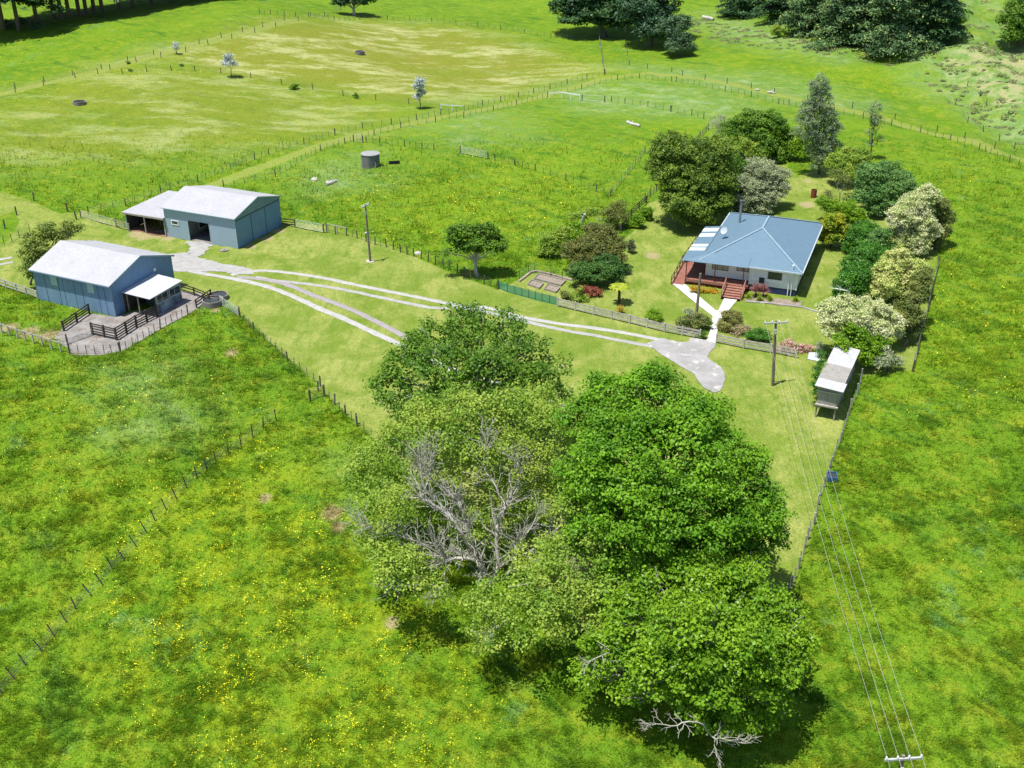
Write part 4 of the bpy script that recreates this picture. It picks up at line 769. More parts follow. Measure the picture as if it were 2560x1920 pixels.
g_citrus = leafmat('dark_citrus_leaves', (.030, .095, .012), (.06, .165, .018), .5, rough=.35)
g_conif = leafmat('dark_conifer_needles', (.014, .040, .015), (.032, .076, .022), .25, .15)
g_pine = leafmat('blue_green_pine_needles', (.026, .062, .028), (.060, .112, .038), .12, .15, tip=((.26, .34, .08), .86))
g_poplar = leafmat('grey_green_poplar_leaves', (.095, .14, .075), (.17, .215, .12), .5)
g_blue = leafmat('blue_green_leaves', (.055, .13, .030), (.115, .205, .055), .5)
# ---- the big foreground trees
tree('broad_tree', 'broad dark green tree spreading over the white wheel track', 'tree', (1215, 1045), LB(Q3, .3254, [(1000,330,230,9),(660,350,170,9),(480,500,170,8),(380,700,170,6.5),(470,880,150,5.5),(760,560,230,9),(800,820,200,7),(1120,580,230,9),(1130,830,180,7),(1400,450,210,9),(1600,580,160,8),(1400,700,200,7.5),(1620,760,130,6),(1240,270,160,9.5),(880,180,140,10),(1000,110,80,10.5),(1240,130,60,10),(640,960,130,5),(280,800,70,6),(1520,880,110,5)]), g_dark, .26, 1.35, .85, .42, bark_pale, gap=.25, n=4, jit=.75, rs=.94, byh=True, fill=.1)
tree('round_tree', 'dense bright green rounded tree right of the foreground clump', 'tree', (1690, 1440), [((1640,1000),95,15),((1540,1015),85,14),((1730,1055),95,14),((1820,1150),90,12),((1700,1150),140,14),((1560,1140),130,13),((1480,1060),75,13),((1860,1260),100,10),((1740,1280),130,11),((1600,1270),130,11),((1490,1210),95,10),((1890,1340),70,7),((1810,1380),80,7),((1640,955),50,15),((1500,960),40,14),((1700,1380),100,8),((1590,1400),90,7),((1500,1320),90,8)], g_bright, .23, 1.9, .80, .45, gap=.2, n=3, byh=True, fill=.15, jit=.6, rs=.95)
tree('gnarled_tree', 'sprawling yellow-green tree with bare silvery upper branches', 'tree', (1233, 1453), [((1000,1130),75,8),((1090,1090),75,9),((1180,1040),70,10),((1290,1040),75,10),((1380,1080),75,10),((1430,1150),75,9),((920,1190),60,7),((960,1280),70,7),((1480,1240),85,9),((940,1360),55,6),((1010,1430),65,6),((1090,1470),40,5),((1520,1330),80,8),((1450,1400),80,7),((1390,1480),80,6.5),((1260,1500),75,6),((1340,1550),80,5.5),((1220,1590),55,4.5),((1430,1550),70,5),((1200,1130),60,8),((1300,1140),60,8),((1120,1180),50,7),((1560,1270),60,8),((1410,1300),50,6),((1330,995),60,9),((1440,1045),65,9),((1050,1045),60,9),((940,1130),50,8),((1150,1000),50,9.5),((1500,1150),50,9),((1240,1200),40,5),((1100,1260),60,3.5),((1180,1330),60,3),((1330,1240),65,4.5),((1010,1230),60,5),((1250,1290),50,3),((1390,1200),50,6),((1500,1480),70,6),((1560,1400),70,6),((1340,1400),60,5),((870,1130),30,5)], g_lime, .21, 1.15, .80, 0, gap=.28, n=2, low=-.5, jit=.75, byh=True, fill=.1)
tree('spreading_tree', 'low wide leafy tree at the lower right of the clump', 'tree', (1770, 1775), LB(Q5, .5244, [(680,320,180,8),(850,320,150,8),(520,380,150,7),(980,420,130,7.5),(1080,560,120,6.5),(350,520,150,6.5),(250,700,110,4),(640,540,220,9),(860,600,200,9),(450,700,160,6),(700,760,170,6.5),(950,760,150,6),(1070,700,110,5),(1000,880,100,4),(820,930,110,4),(650,900,100,4),(330,830,80,3.5),(900,220,80,7.5),(1110,430,70,6.5),(960,980,60,3),(740,980,60,3),(560,800,110,4.5),(200,620,100,5.5),(130,740,75,4),(330,420,110,7),(430,290,90,8)]), g_mid, .24, 1.9, .72, .5, gap=.15, n=5, low=-.6, rs=.96, barkm=bark_pale, byh=True, fill=.15, jit=.7)
# visible limbs of the gnarled tree and of its neighbours
gb = G((1233, 1453)); gt_ = [o for o in col.objects if o.name.startswith('gnarled_tree')][0]
def limb_tree(parent, origin, paths, rr, mat, twig=3, tl=2.2, name='branch', thin=1.):
    for pts, r_a, r_b in paths:
        m_ = MB(); r_a *= thin; P = smoothp(np.array(pts)-origin, 1); rad = np.linspace(r_a, r_b, len(P)); m_.tube(P, rad, 7)
        for i in range(2, len(P)):
            for _ in range(twig):
                f = i/len(P)
                if rng.random() > .35+.6*f: continue
                d = unit(P[i]-P[i-1])+rng.standard_normal(3)*.6+np.array([0, 0, .35]); e = P[i]+unit(d)*tl*(.4+.8*rng.random()); bz = bez(P[i], e, 6, .10, .03); ra = max(rad[i]*.45, .025)
                m_.tube(bz, np.linspace(ra, .012, 6), 5, False)
                for k in range(3): j = 2+k; e2 = bz[j]+unit(unit(e-P[i])+rng.standard_normal(3)*.7)*tl*.42; m_.tube(bez(bz[j], e2, 4, .1, 0), np.linspace(ra*.45, .01, 4), 4, False)
        m_.build(name, mat, parent, smooth=True)
def path(Rr, pts, y0, y1, near=.02):
    n = len(pts); out = []
    for i, p in enumerate(pts): q = AY(Rr(*p), y0+(y1-y0)*i/(n-1)); f = 1-near*float(np.clip((q[2]-T(q[0], q[1]))/6, 0, 1)); out.append(CC+(q-CC)*f)
    return out
gy = gb[1]; root = np.array([gb[0], gy, gb[2]-.3])
PT = [([root]+path(Q4, [(880,510),(850,440),(800,385),(700,375),(640,395),(600,340),(560,300)], gy, gy-.5), .42, .07),
 ([root]+path(Q4, [(870,520),(830,430),(790,340),(760,240),(740,150),(700,30)], gy, gy+3), .42, .12), (path(Q3, [(920,1650),(830,1560),(700,1440),(590,1330)], gy+3, gy+5), .12, .04),
 (path(Q4, [(790,350),(700,200),(640,120),(560,60),(470,10)], gy+.8, gy+2.5), .26, .12), (path(Q3, [(790,1650),(700,1560),(620,1490),(590,1380),(585,1250)], gy+2.4, gy+4), .16, .04), (path(Q3, [(620,1490),(660,1380),(665,1250)], gy+2.9, gy+4.3), .11, .03),
 ([root]+path(Q4, [(915,500),(945,420),(930,300),(930,200),(950,130),(1000,40)], gy, gy+3.5), .34, .14), (path(Q3, [(1215,1620),(1290,1550),(1345,1450),(1355,1340),(1320,1250)], gy+3.5, gy+5), .15, .04), (path(Q3, [(1200,1560),(1160,1440),(1080,1350),(1070,1240),(1090,1120)], gy+3.5, gy+6), .13, .03),
 (path(Q4, [(975,505),(1030,430),(1035,330),(1080,260),(1140,200),(1190,90)], gy-.5, gy+1.5), .2, .05), (path(Q4, [(1040,390),(1120,350),(1200,290),(1270,220),(1350,170),(1400,90)], gy-.3, gy+1), .16, .04),
 (path(Q4, [(850,420),(750,380),(640,370),(540,365),(450,355)], gy+.4, gy), .16, .06), (path(Q4, [(620,380),(500,300),(400,262),(280,225),(180,200),(110,175)], gy, gy-1), .14, .035), (path(Q4, [(860,300),(800,260),(760,200)], gy+1, gy+2), .1, .03),
 (path(Q4, [(1000,555),(1100,540),(1180,520),(1300,470),(1400,400)], gy-1, gy-2), .13, .03), (path(Q4, [(1560,290),(1500,330),(1440,340)], gy+1, gy), .12, .04), (path(Q4, [(1900,320),(1800,390),(1700,450),(1600,450),(1480,400),(1450,560),(1410,600)], gy+2, gy-2), .11, .05), (path(Q4, [(1410,600),(1330,690),(1250,640)], gy-2.2, gy-3), .09, .03),
 (path(Q4, [(1000,745),(940,800)], gy-5, gy-5.4), .07, .03), (path(Q4, [(420,540),(360,545),(300,560)], gy-1, gy-1.5), .06, .02), (path(Q4, [(630,500),(615,550),(560,562)], gy-1, gy-1.5), .05, .02)]
limb_tree(gt_, gb, PT, 0, bark_pale, thin=.55, twig=5)
st_ = [o for o in col.objects if o.name.startswith('spreading_tree')][0]; sb = G((1770, 1800)); sy = sb[1]
limb_tree(st_, sb, [(path(Q5, [(700,1060),(680,1020),(590,1012),(550,1040),(470,1025),(430,1030)], sy-5, sy-6), .09, .03), (path(Q5, [(700,1060),(740,1100),(760,1090),(820,1110),(890,1120)], sy-5, sy-6), .08, .025), (path(Q5, [(740,1095),(735,1130),(745,1170)], sy-5, sy-5.5), .06, .02), (path(Q5, [(230,680),(180,700),(130,725)], sy, sy-1), .08, .03)
   ], 0, bark_pale, twig=3, tl=1.0, thin=.6)
# ---- lone tree on the lawn edge
lt = tree('lone_tree', 'small flat-topped tree with pale trunk at the paddock fence', 'tree', Q7(1742, 722), LB(Q7, .3165, [(1600,400,85,0),(1700,380,80,.5),(1820,390,90,.5),(1900,470,80,0),(1560,455,60,-.4),(1490,545,42,-.5),(1720,470,85,-.6),(1800,500,80,-.6),(1620,510,60,-.6),(1930,520,40,0)]), g_dark, .26, 2.2, .55, .22, bark_pale, low=-.2, n=2, fork=.45)
# ---- garden and house-side trees
def T5(label, L_, base, mat, name='garden_tree', **k): return tree(name, label, k.pop('cat', 'tree'), R5(*base), LB(R5, .3978, L_), mat, **{'rs': 1.1, **k})
T5('large dark glossy tree left behind the farmhouse', [(300,540,120,1),(440,620,150,1),(560,560,120,2),(260,660,110,0),(400,760,150,-1),(560,740,120,1),(300,480,50,2),(420,900,150,-2),(560,880,110,0),(600,640,90,2),(350,870,100,-2)], (440,1000), g_olive if 0 else leafmat('dark_yellow_green_leaves', (.045, .085, .012), (.125, .185, .022), .5), leaf=.26, dens=2.3, clump=.7, r=.3)
T5('rounded grey-green tree touching the chimney side of the farmhouse', [(840,700,120,2),(930,740,90,2),(780,810,110,0),(870,840,90,0),(740,740,70,1),(720,900,80,-1),(840,900,80,-1),(970,790,60,1)], (820,930), g_grey, leaf=.2, dens=2.4, clump=.55, r=.2, rs=1.05)
T5('dark bushy tree at the back of the garden', [(800,370,90,3),(900,400,110,3),(700,420,80,2),(940,500,90,2),(830,500,110,1),(1010,440,50,2),(1060,470,50,2),(960,570,60,0)], (1000,610), g_dark, leaf=.26, dens=2.3, clump=.7, r=.25)
T5('small dying tree with bleached twigs left of the dark bushy tree', [(590,370,60,1),(640,430,60,0),(600,470,50,0)], (600,560), g_grey, leaf=.16, dens=.8, clump=.5, r=.14, barkm=bark_pale, gap=.5, n=8)
T5('lime-leaved tree with dead white branches above the grey-green tree', [(720,500,60,1),(780,530,60,0),(840,570,60,0),(880,590,40,0)], (800,630), g_lime, leaf=.2, dens=1.3, clump=.5, r=.14, barkm=bark_pale, gap=.3, n=7)
T5('tall narrow grey-green poplar behind the garden', [(1232,105,48,0),(1225,165,70,0),(1245,235,80,0),(1160,280,60,0),(1200,330,90,0),(1290,340,60,0),(1120,340,50,0),(1150,420,80,-.5),(1260,440,90,0),(1330,400,50,0),(1230,540,90,-.5),(1320,520,50,0),(1220,630,60,-1),(1280,590,50,-.5)], (1225,690), g_poplar, leaf=.17, dens=1.3, clump=.5, r=.25, squash=1.15, name='poplar_tree', gap=.25, rs=.92, n=5)
T5('thin half-bare tree with open twigs right of the poplar', [(1585,270,38,0),(1575,340,40,0),(1545,300,30,0),(1560,430,30,0),(1610,470,28,0),(1590,380,35,0),(1550,500,25,0)], (1545,600), g_poplar, leaf=.16, dens=.7, clump=.45, r=.14, gap=.45, n=6)
T5('pale lime bushy tree right of the back lawn', [(1420,600,75,1),(1480,580,60,2),(1340,620,60,0),(1380,680,70,-1),(1500,650,60,1)], (1400,760), g_lime, leaf=.2, dens=1.8, clump=.5, r=.14)
T5('large blue-green bush behind the row of blossom trees', [(1560,720,90,0),(1660,700,90,1),(1740,750,80,1),(1620,820,100,-1),(1720,850,80,0),(1530,820,80,-1),(1580,900,60,-2)], (1620,930), g_blue, leaf=.2, dens=2.2, clump=.5, r=.18, name='large_bush', cat='bush')
T5('bare pale-trunked small tree with a few leaves by the back lawn', [(1330,700,45,0),(1390,740,40,0),(1290,830,40,-1),(1400,840,35,0)], (1348,940), g_olive, leaf=.16, dens=.8, clump=.4, r=.13, barkm=bark_pale, gap=.5, n=7)
T5('round shrub with yellow-gold top at the right corner of the farmhouse', [(1310,1000,60,0),(1330,1060,62,-.3),(1290,1090,55,-.3),(1350,960,30,.5)], (1300,1150), leafmat('gold_green_leaves', (.10, .17, .012), (.42, .42, .02), .45), leaf=.2, dens=2.4, clump=.45, r=.1, name='golden_shrub', cat='shrub')
T5('tallest cream-blossomed tree at the far end of the right-hand row', [(1900,830,70,2),(1820,880,75,1),(1750,960,80,0),(1850,970,90,1),(1900,1050,80,1),(1800,1070,90,0),(1850,1150,60,-1),(1700,990,40,0)], (1850,1200), g_cream, leaf=.17, dens=1.9, clump=.45, r=.2, rs=1.15, name='blossom_tree', group='cream-blossomed trees along the right')
T5('dark olive tree behind the far blossom tree on the paddock side', [(1960,900,70,2),(2010,960,60,2),(1980,1040,60,1),(1950,1110,50,1)], (1960,1170), g_olive, leaf=.2, dens=2.2, clump=.5, r=.16)
T5('middle cream-yellow blossom tree beside the citrus hedge', [(1720,1230,70,1),(1660,1310,75,0),(1760,1320,80,1),(1640,1400,75,-1),(1740,1400,80,0),(1830,1280,60,2),(1600,1440,50,-1)], (1700,1480), g_creamy, leaf=.17, dens=1.9, clump=.45, r=.18, rs=1.2, name='blossom_tree', group='cream-blossomed trees along the right')
T5('dark green tree edging the paddock behind the middle blossom tree', [(1860,1330,65,2),(1850,1420,70,1),(1800,1480,60,1)], (1840,1500), g_olive, leaf=.2, dens=2.2, clump=.5, r=.16)
tree('blossom_tree', 'nearest cream-blossomed tree overhanging the raised shed roof', 'tree', R4(1180, 900), LB(R4, .2893, [(980,460,100,2),(1100,420,90,3),(1230,460,100,3),(940,560,80,1),(1060,560,110,1),(1200,570,110,1),(1350,480,100,3),(1430,580,110,3),(960,670,70,0),(1350,640,100,1),(1480,650,70,3)]), g_cream, leaf=.17, dens=1.9, clump=.45, r=.2, rs=1.15, group='cream-blossomed trees along the right')
tree('garden_tree', 'green-leaved tree in front of the nearest blossom tree', 'tree', R4(1280, 960), LB(R4, .2893, [(1100,720,80,0),(1200,700,90,0),(1080,800,60,-1),(1180,840,90,-1),(1290,800,90,0),(1280,900,60,-1),(1400,740,70,1),(1040,760,60,-2),(1090,860,50,-3),(1120,640,60,0),(1000,700,40,-1)]), g_mid, leaf=.2, dens=2.3, clump=.45, r=.16)
tree('garden_tree', 'grey-green low tree right of the raised shed roof', 'tree', R4(1450, 990), LB(R4, .2893, [(1450,900,70,0),(1530,920,50,0),(1380,930,60,-1),(1430,820,60,1)]), g_grey, leaf=.18, dens=2.0, clump=.4, r=.12)
tree('garden_tree', 'dark yellow-green tree on the paddock side of the near blossom tree', 'tree', R4(1600, 780), LB(R4, .2893, [(1600,440,80,2),(1680,500,80,2),(1600,560,90,1),(1690,620,70,2),(1620,680,60,1),(1700,350,70,4),(1740,200,80,6),(1700,280,70,5)]), g_olive, leaf=.2, dens=2.3, clump=.5, r=.18)
for i, (L_, b0, lab) in enumerate(((([(1470,1080,70,1),(1530,1040,60,2),(1440,1130,60,0),(1530,1130,60,1)]), (1480,1180), 'dark citrus tree, uppermost of the glossy row'), ([(1560,1190,70,1),(1490,1220,70,0),(1570,1260,60,0),(1420,1260,50,0)], (1500,1320), 'dark citrus tree in the middle of the glossy row'), ([(1480,1320,80,0),(1560,1330,60,0),(1400,1370,60,-1),(1480,1400,60,-1),(1360,1420,45,-1)], (1450,1450), 'dark citrus tree, lowest of the glossy row'))):
    T5(lab, L_, b0, g_citrus, leaf=.18, dens=2.0, clump=.45, r=.1, rs=1.2, name='citrus_tree', group='dark citrus trees right of the house', low=-.8)
def T3(label, L_, base, mat, name='garden_tree', **k): return tree(name, label, k.pop('cat', 'tree'), R3(*base), LB(R3, .25316, L_), mat, **{'rs': 1.1, **k})
T3('dense bronze-olive tree above the vegetable beds', [(1200,440,120,2),(1330,540,110,1),(1060,560,130,1),(1200,620,150,0),(900,590,90,1),(1000,700,110,0),(1330,650,90,0),(1120,400,90,3)], (1150,800), g_bronze, leaf=.18, dens=2.3, clump=.5, r=.2)
T3('dark green bush beneath the bronze-olive tree', [(1000,800,110,0),(1150,820,110,-.3),(1300,780,100,0),(1250,700,90,1),(1350,850,60,-.3)], (1130,930), leafmat('dark_bush_leaves', (.030, .08, .016), (.06, .13, .026), .5), leaf=.18, dens=2.3, clump=.5, r=.1, name='dark_bush', cat='bush')  # this bush has darker green leaves than the tree above
T3('lime-green bush left of the bronze-olive tree', [(680,490,80,0),(780,440,80,1),(640,560,60,0),(720,570,70,-.3),(830,400,70,1),(620,600,40,0)], (700,640), g_lime, leaf=.18, dens=2, clump=.45, r=.08, name='lime_bush', cat='bush')
T3('bright green leafy bush between the lime bush and dead stump', [(930,390,80,1),(980,430,70,0),(900,450,60,0),(960,340,50,1)], (940,500), g_mid, leaf=.18, dens=2.2, clump=.45, r=.08, name='green_bush', cat='bush')
T3('pale lime bush behind the white dead trunk', [(920,240,60,0),(1050,220,70,0),(1130,200,50,0)], (1000,340), g_lime, leaf=.18, dens=1.5, clump=.45, r=.08, name='lime_bush', cat='bush', gap=.2)
T3('thin olive tree beside the dark leaning rails', [(1330,180,70,1),(1400,130,60,1),(1260,220,70,0),(1380,260,70,0),(1300,310,60,0)], (1350,370), g_olive, leaf=.16, dens=1.4, clump=.45, r=.12, gap=.2)
T3('bright green hedge bush nearest the corner of the back lawn', [(1640,190,55,0),(1600,230,50,0),(1660,250,40,0)], (1640,275), g_mid, leaf=.15, dens=2.2, clump=.35, r=.05, name='hedge_bush', cat='bush')
T3('bright green hedge bush lower along the dark rails', [(1560,260,50,0),(1540,310,50,0),(1590,300,40,0),(1480,370,45,0),(1530,380,40,0)], (1560,345), g_mid, leaf=.15, dens=2.2, clump=.35, r=.05, name='hedge_bush', cat='bush')
T3('small narrow dark conifer on the front lawn', [(1488,490,22,0),(1488,525,30,0),(1490,560,38,0)], (1490,600), leafmat('grey_dark_leaves', (.06, .075, .045), (.10, .11, .06), .8), leaf=.13, dens=2, clump=.3, r=.06, name='small_conifer')
T3('small round dark shrub on the lawn below the bronze tree', [(1440,750,42,0),(1340,720,55,0),(1380,790,45,0)], (1430,810), g_blue, leaf=.13, dens=2.4, clump=.3, r=.05, name='dark_shrub', cat='shrub')
dt = T3('dead tree with white twigs among the garden bushes', [(1180,260,50,0)], (1165,370), g_grey, leaf=.1, dens=.15, clump=.5, r=.07, gap=.8, n=14, barkm=bark_pale, name='dead_tree')
wt = thing('dead_tree', 'white broken dead trunk standing above the lime bush', 'dead tree', G(R3(1010, 370))); wy = G(R3(1010, 370)); 
limb_tree(wt, wy, [(path(R3, [(1010,370),(1005,320),(1015,260),(1040,215)], wy[1], wy[1]), .22, .13), (path(R3, [(1005,310),(985,290)], wy[1], wy[1]), .1, .05), (path(R3, [(1035,225),(1015,212)], wy[1], wy[1]), .1, .05)], 0, M('white_dead_wood', (.62, .58, .55), rough=.9), twig=0)
shrub('round bright green clipped shrub behind the front rail fence', R3, .25316, [(1710,1215,75,0),(1690,1240,60,0),(1740,1245,55,0)], g_mid, name='clipped_shrub', leaf=.11)
shrub('red-leaved shrub on the left of the front rail fence', R3, .25316, [(1060,985,55,0),(1120,1050,60,0),(1150,1090,45,0),(1000,960,45,0)], leafmat('red_leaves', (.30, .07, .06), (.42, .16, .10), .8), name='red_shrub', leaf=.12)
shrub('yellow-green shrub at the end of the mesh fence', R3, .25316, [(960,1030,60,0),(1010,1070,45,0),(990,960,35,0)], g_lime, leaf=.14)
shrub('bronze-green shrub by the small rails at the vegetable garden', R3, .25316, [(830,1015,45,0),(870,1040,40,0)], g_olive, leaf=.12)
shrub('mixed bronze and green shrub round the foot of the short pole', R2, .25316, [(450,1300,80,0),(600,1270,80,.4),(540,1320,70,-.3),(660,1290,50,.3),(400,1280,40,0)], leafmat('bronze_red_green', (.13, .13, .05), (.22, .20, .07), .9, tip=((.07, .20, .02), .6)), name='bronze_shrub', leaf=.12)
shrub('pale grey-lilac shrub beside the short grey pole', R2, .25316, [(500,1210,50,.5),(470,1180,35,.6)], g_grey, name='pale_shrub', leaf=.1, base=(500,1260))
shrub('rounded olive-brown shrub right of the garden path', R2, .25316, [(890,1270,105,0),(950,1250,70,.4),(850,1330,75,-.3)], leafmat('olive_brown_leaves', (.12, .125, .035), (.17, .175, .05), .9), name='olive_shrub', leaf=.12)
shrub('small pink and green shrub between the olive and dark shrubs', R2, .25316, [(960,1370,55,0),(1010,1350,45,.2),(1070,1350,35,.4)], leafmat('pink_green_leaves', (.16, .2, .08), (.22, .25, .10), 1, tip=((.62, .33, .30), .62)), name='pink_shrub', leaf=.11)
shrub('low dark green mound shrub behind the right rail fence', R2, .25316, [(1160,1410,75,0),(1230,1420,65,0),(1090,1425,55,0)], g_citrus, name='mound_shrub', leaf=.1, low=-.3)
shrub('pink-flowering rose bush spilling over the rail fence', R2, .25316, [(1430,1530,60,0),(1510,1550,65,0),(1590,1580,55,0),(1660,1600,45,0),(1380,1560,40,0),(1480,1490,40,.4)], leafmat('rose_blooms_and_leaves', (.10, .17, .04), (.15, .22, .05), 1, tip=((.80, .42, .44), .38)), name='rose_bush', leaf=.15, cat='rose bush')
shrub('small dark shrub growing on the fence post by the path', R2, .25316, [(610,1420,38,0),(625,1390,28,0)], g_dark, leaf=.1)
shrub('wispy grey shrub between the rose bush and raised shed', R2, .25316, [(1780,1540,40,0),(1770,1500,30,.3)], leafmat('wispy_grey_leaves', (.30, .32, .28), (.4, .42, .38), 1), leaf=.08, dens=1.4)
shrub('dark climbing plant along the left wall of the raised shed', R4, .28933, [(870,920,32,0),(850,980,32,-.8),(830,1040,32,-1.4),(820,1110,32,-2),(830,1160,28,-2.4),(880,860,30,.8)], g_citrus, base=(830,1200), name='climbing_plant', cat='climber', leaf=.12)
shrub('row of orange marigolds in the bed before the deck', R2, .25316, [(520,945,22,0),(570,955,22,0),(620,965,22,0),(670,970,22,0),(720,980,20,0),(750,985,20,0)], leafmat('marigold_blooms', (.10, .2, .02), (.16, .26, .03), 1, tip=((.85, .36, .02), .5)), base=(640,990), name='marigold_row', cat='flowers', leaf=.1)
def spiky(label, p, r, n, mat, name, cat, h0=.3, stem=0, w_=.05, droop=.5, leafname='leaf_blades'):
    B = G(p); t_ = thing(name, label, cat, B); m_ = MB()
    for k in range(n):
        a = rng.random()*6.283; el = .15+1.25*rng.random(); L_ = r*(.75+.4*rng.random()); d = np.array([math.cos(a)*math.cos(el), math.sin(a)*math.cos(el), math.sin(el)])
        o = np.array([0, 0, stem+h0]); p1_ = o+d*L_*.5; p2_ = o+d*L_-np.array([0, 0, droop*L_*.35*math.cos(el)]); sd_ = np.array([-math.sin(a), math.cos(a), 0])*w_/2
        m_.poly([o-sd_*.6, p1_-sd_, p1_+sd_, o+sd_*.6]); m_.poly([p1_-sd_, p2_, p1_+sd_])
    m_.build(leafname, mat, t_)
    if stem: MB().tube([(0, 0, -.2), (0, 0, stem+h0)], [.14, .10], 8).build('trunk', bark, t_)
    return t_
for (x, y), lab in (((1070,1050), 'left of the cordyline'), ((1180,1075), 'right below the cordyline'), ((1283,1070), 'right of the cordyline'), ((1535,1080), 'at the downpipe corner')):
    spiky(f'strappy yellow-green lily clump {lab} by the house front', R2(x, y), .75, 90, leafmat('lily_leaves', (.16, .25, .02), (.28, .34, .035), 1.5), 'lily_clump', 'plant', .05, 0, .07)
cord = leafmat('cordyline_blades', (.13, .055, .06), (.25, .12, .11), 2)
spiky('purple-red spiky cordyline, left one before the house wall', R2(1140, 1035), 1.15, 130, cord, 'cordyline', 'plant', .45, .25, .09, .4); spiky('purple-red spiky cordyline, right one before the house wall', R2(1215, 1035), 1.15, 130, cord, 'cordyline', 'plant', .4, .25, .09, .4)
spiky('orange-bronze flax tussock behind the front rail fence', R3(1385, 1195), 1.0, 90, leafmat('orange_flax', (.42, .26, .04), (.55, .36, .06), 2), 'flax_tussock', 'plant', .1, 0, .06)
tf = thing('tree_fern', 'bright yellow-green tree fern with stout trunk on the front lawn', 'tree fern', G(R3(1372, 1100))); tb = G(R3(1372, 1100)); th_ = top_of(tb, R3(1370, 960))
MB().tube([(0, 0, -.2), (0, 0, 0), (0, 0, th_)], [.22, .2, .15], 9).build('trunk', M('fibrous_fern_trunk', (.10, .06, .035), bump=.03), tf); m_ = MB()
for k in range(16):
    a = 6.283*k/16+rng.normal()*.1; L_ = 1.35; prev = None
    for i in range(9):
        f = i/8; q = np.array([math.cos(a)*L_*f, math.sin(a)*L_*f, th_+.55*math.sin(f*2.3)-.15*f]); wv_ = .26*math.sin(max(f, .12)*math.pi*.95)+.01; s_ = np.array([-math.sin(a), math.cos(a), -.15])*wv_; s2_ = np.array([math.sin(a), -math.cos(a), -.15])*wv_
        if prev is not None: m_.poly([prev[0], prev[0]+prev[1], q+s_, q]); m_.poly([prev[0]+prev[2], prev[0], q, q+s2_])
        prev = (q, s_, s2_)
m_.build('frond', leafmat('fern_fronds', (.30, .40, .02), (.46, .52, .05), 2), tf)
# shrub beyond the near shed
tree('scrubby_tree', 'scrubby olive-green tree rising behind the near shed', 'tree', Z3(430, 1620), LB(Z3, .1808, [(640,860,130,3),(560,960,120,2),(720,950,110,3),(950,820,120,4),(1080,850,80,4),(880,930,100,4),(420,1060,110,1),(600,1100,130,1),(330,1200,110,0),(430,1250,120,0),(380,1380,100,-1),(430,1480,80,-1),(560,1230,100,1),(380,950,60,2)]), leafmat('scrub_leaves', (.065, .10, .02), (.17, .22, .035), .7), leaf=.22, dens=1.6, clump=.6, r=.14, gap=.12, n=5)
# silver saplings and paddock bushes
def sap(label, Rr, L_, base, **k): return tree('silver_sapling', label, 'sapling', Rr(*base), LB(Rr, .3978, L_), g_silver, leaf=.3, dens=2., clump=.6, r=.09, group='silver-leaved saplings in the paddock', **k)
sap('silver-leaved sapling of middle size on the knoll', R6, [(1440,355,25,0),(1435,390,38,0),(1465,405,22,0)], (1455,482)); sap('smallest silver sapling near the mown strip', R6, [(1103,275,10,0),(1104,292,18,0),(1104,308,14,0)], (1110,340)); sap('tall silver sapling with several thin stems near the lane', R7, [(628,505,28,0),(620,545,35,0),(640,585,28,0),(600,605,22,0)], (632,682))
for Rr, p, r_, lab in ((R6,(1845,545),22,'small dark bush beside the knoll fence'),(R6,(822,440),10,'tiny dark bush near the mown strip'),(R6,(805,395),8,'tiny shrub beside the mown strip fence'),(R7,(225,600),20,'small green bush left on the knoll fence'),(R6,(1140,410),6,'tiny dark tuft on the knoll')):
    shrub(lab, Rr, .3978, [(*p, r_, 0)], g_dark, leaf=.3, clump=.5)
# ---- far trees
def T7(label, L_, base, mat, Rr=R7, name='far_tree', **k): return tree(name, label, 'tree', Rr(*base), LB(Rr, .3978, L_), mat, **k)
T7('large dark macrocarpa with sunlit left boughs at the top centre', [(1560,20,110,2),(1700,20,120,2),(1620,110,80,-2),(1500,50,60,0),(1760,110,90,-2),(1850,30,130,2),(1680,-110,160,4),(1880,-120,160,4),(1540,-90,120,4),(1900,140,80,-2),(1540,130,35,-3)], (1790,230), g_conif, leaf=.55, dens=2.0, clump=1.5, r=.7, barkm=bark, flat=.4, gap=.05, name='macrocarpa_tree')
T7('very dark macrocarpa right of the sunlit one', [(2010,60,130,0),(2130,20,130,2),(2000,-110,150,4),(2180,-100,140,4),(2060,180,90,-3),(2150,170,110,-3)], (2080,290), leafmat('black_green_needles', (.015, .04, .02), (.03, .07, .03), .3, .1), leaf=.55, dens=2.2, clump=1.4, r=.6, name='macrocarpa_tree')
T7('dark rounded thicket at the foot of the macrocarpas', [(40,250,75,0),(90,290,55,-1),(0,180,80,2),(60,150,60,4),(10,300,50,-2)], (40,355), leafmat('thicket_leaves', (.025, .055, .025), (.05, .09, .035), .4, .15), R8, name='dark_thicket', leaf=.4, dens=2.4, clump=1., r=.2)
T7('small dark tree with a bare pale branch at the top edge', [(150,0,60,0),(230,-10,70,0),(300,0,45,0),(210,-70,80,1),(100,10,30,0)], (215,95), g_conif, leaf=.4, dens=2.2, clump=.9, r=.4, barkm=bark_pale)
T7('dark bushy tree at the right edge below the gully', [(2150,130,90,0),(2200,60,100,2),(2200,200,80,-1),(2130,230,60,-2),(2260,130,100,0)], (2190,290), g_dark, R8, leaf=.4, dens=2., clump=1.0, r=.3)
T7('small green bush between the pines and the gully', [(1790,110,45,0),(1760,140,35,0),(1820,130,30,0)], (1790,170), g_dark, R8, leaf=.35, dens=2, clump=.8, r=.1, name='far_bush')
T7('lime bush at the foot of the right-hand pines', [(660,180,30,0),(690,215,35,0),(640,205,25,0)], (665,235), g_lime, R8, leaf=.3, dens=2, clump=.7, r=.08, name='far_bush')
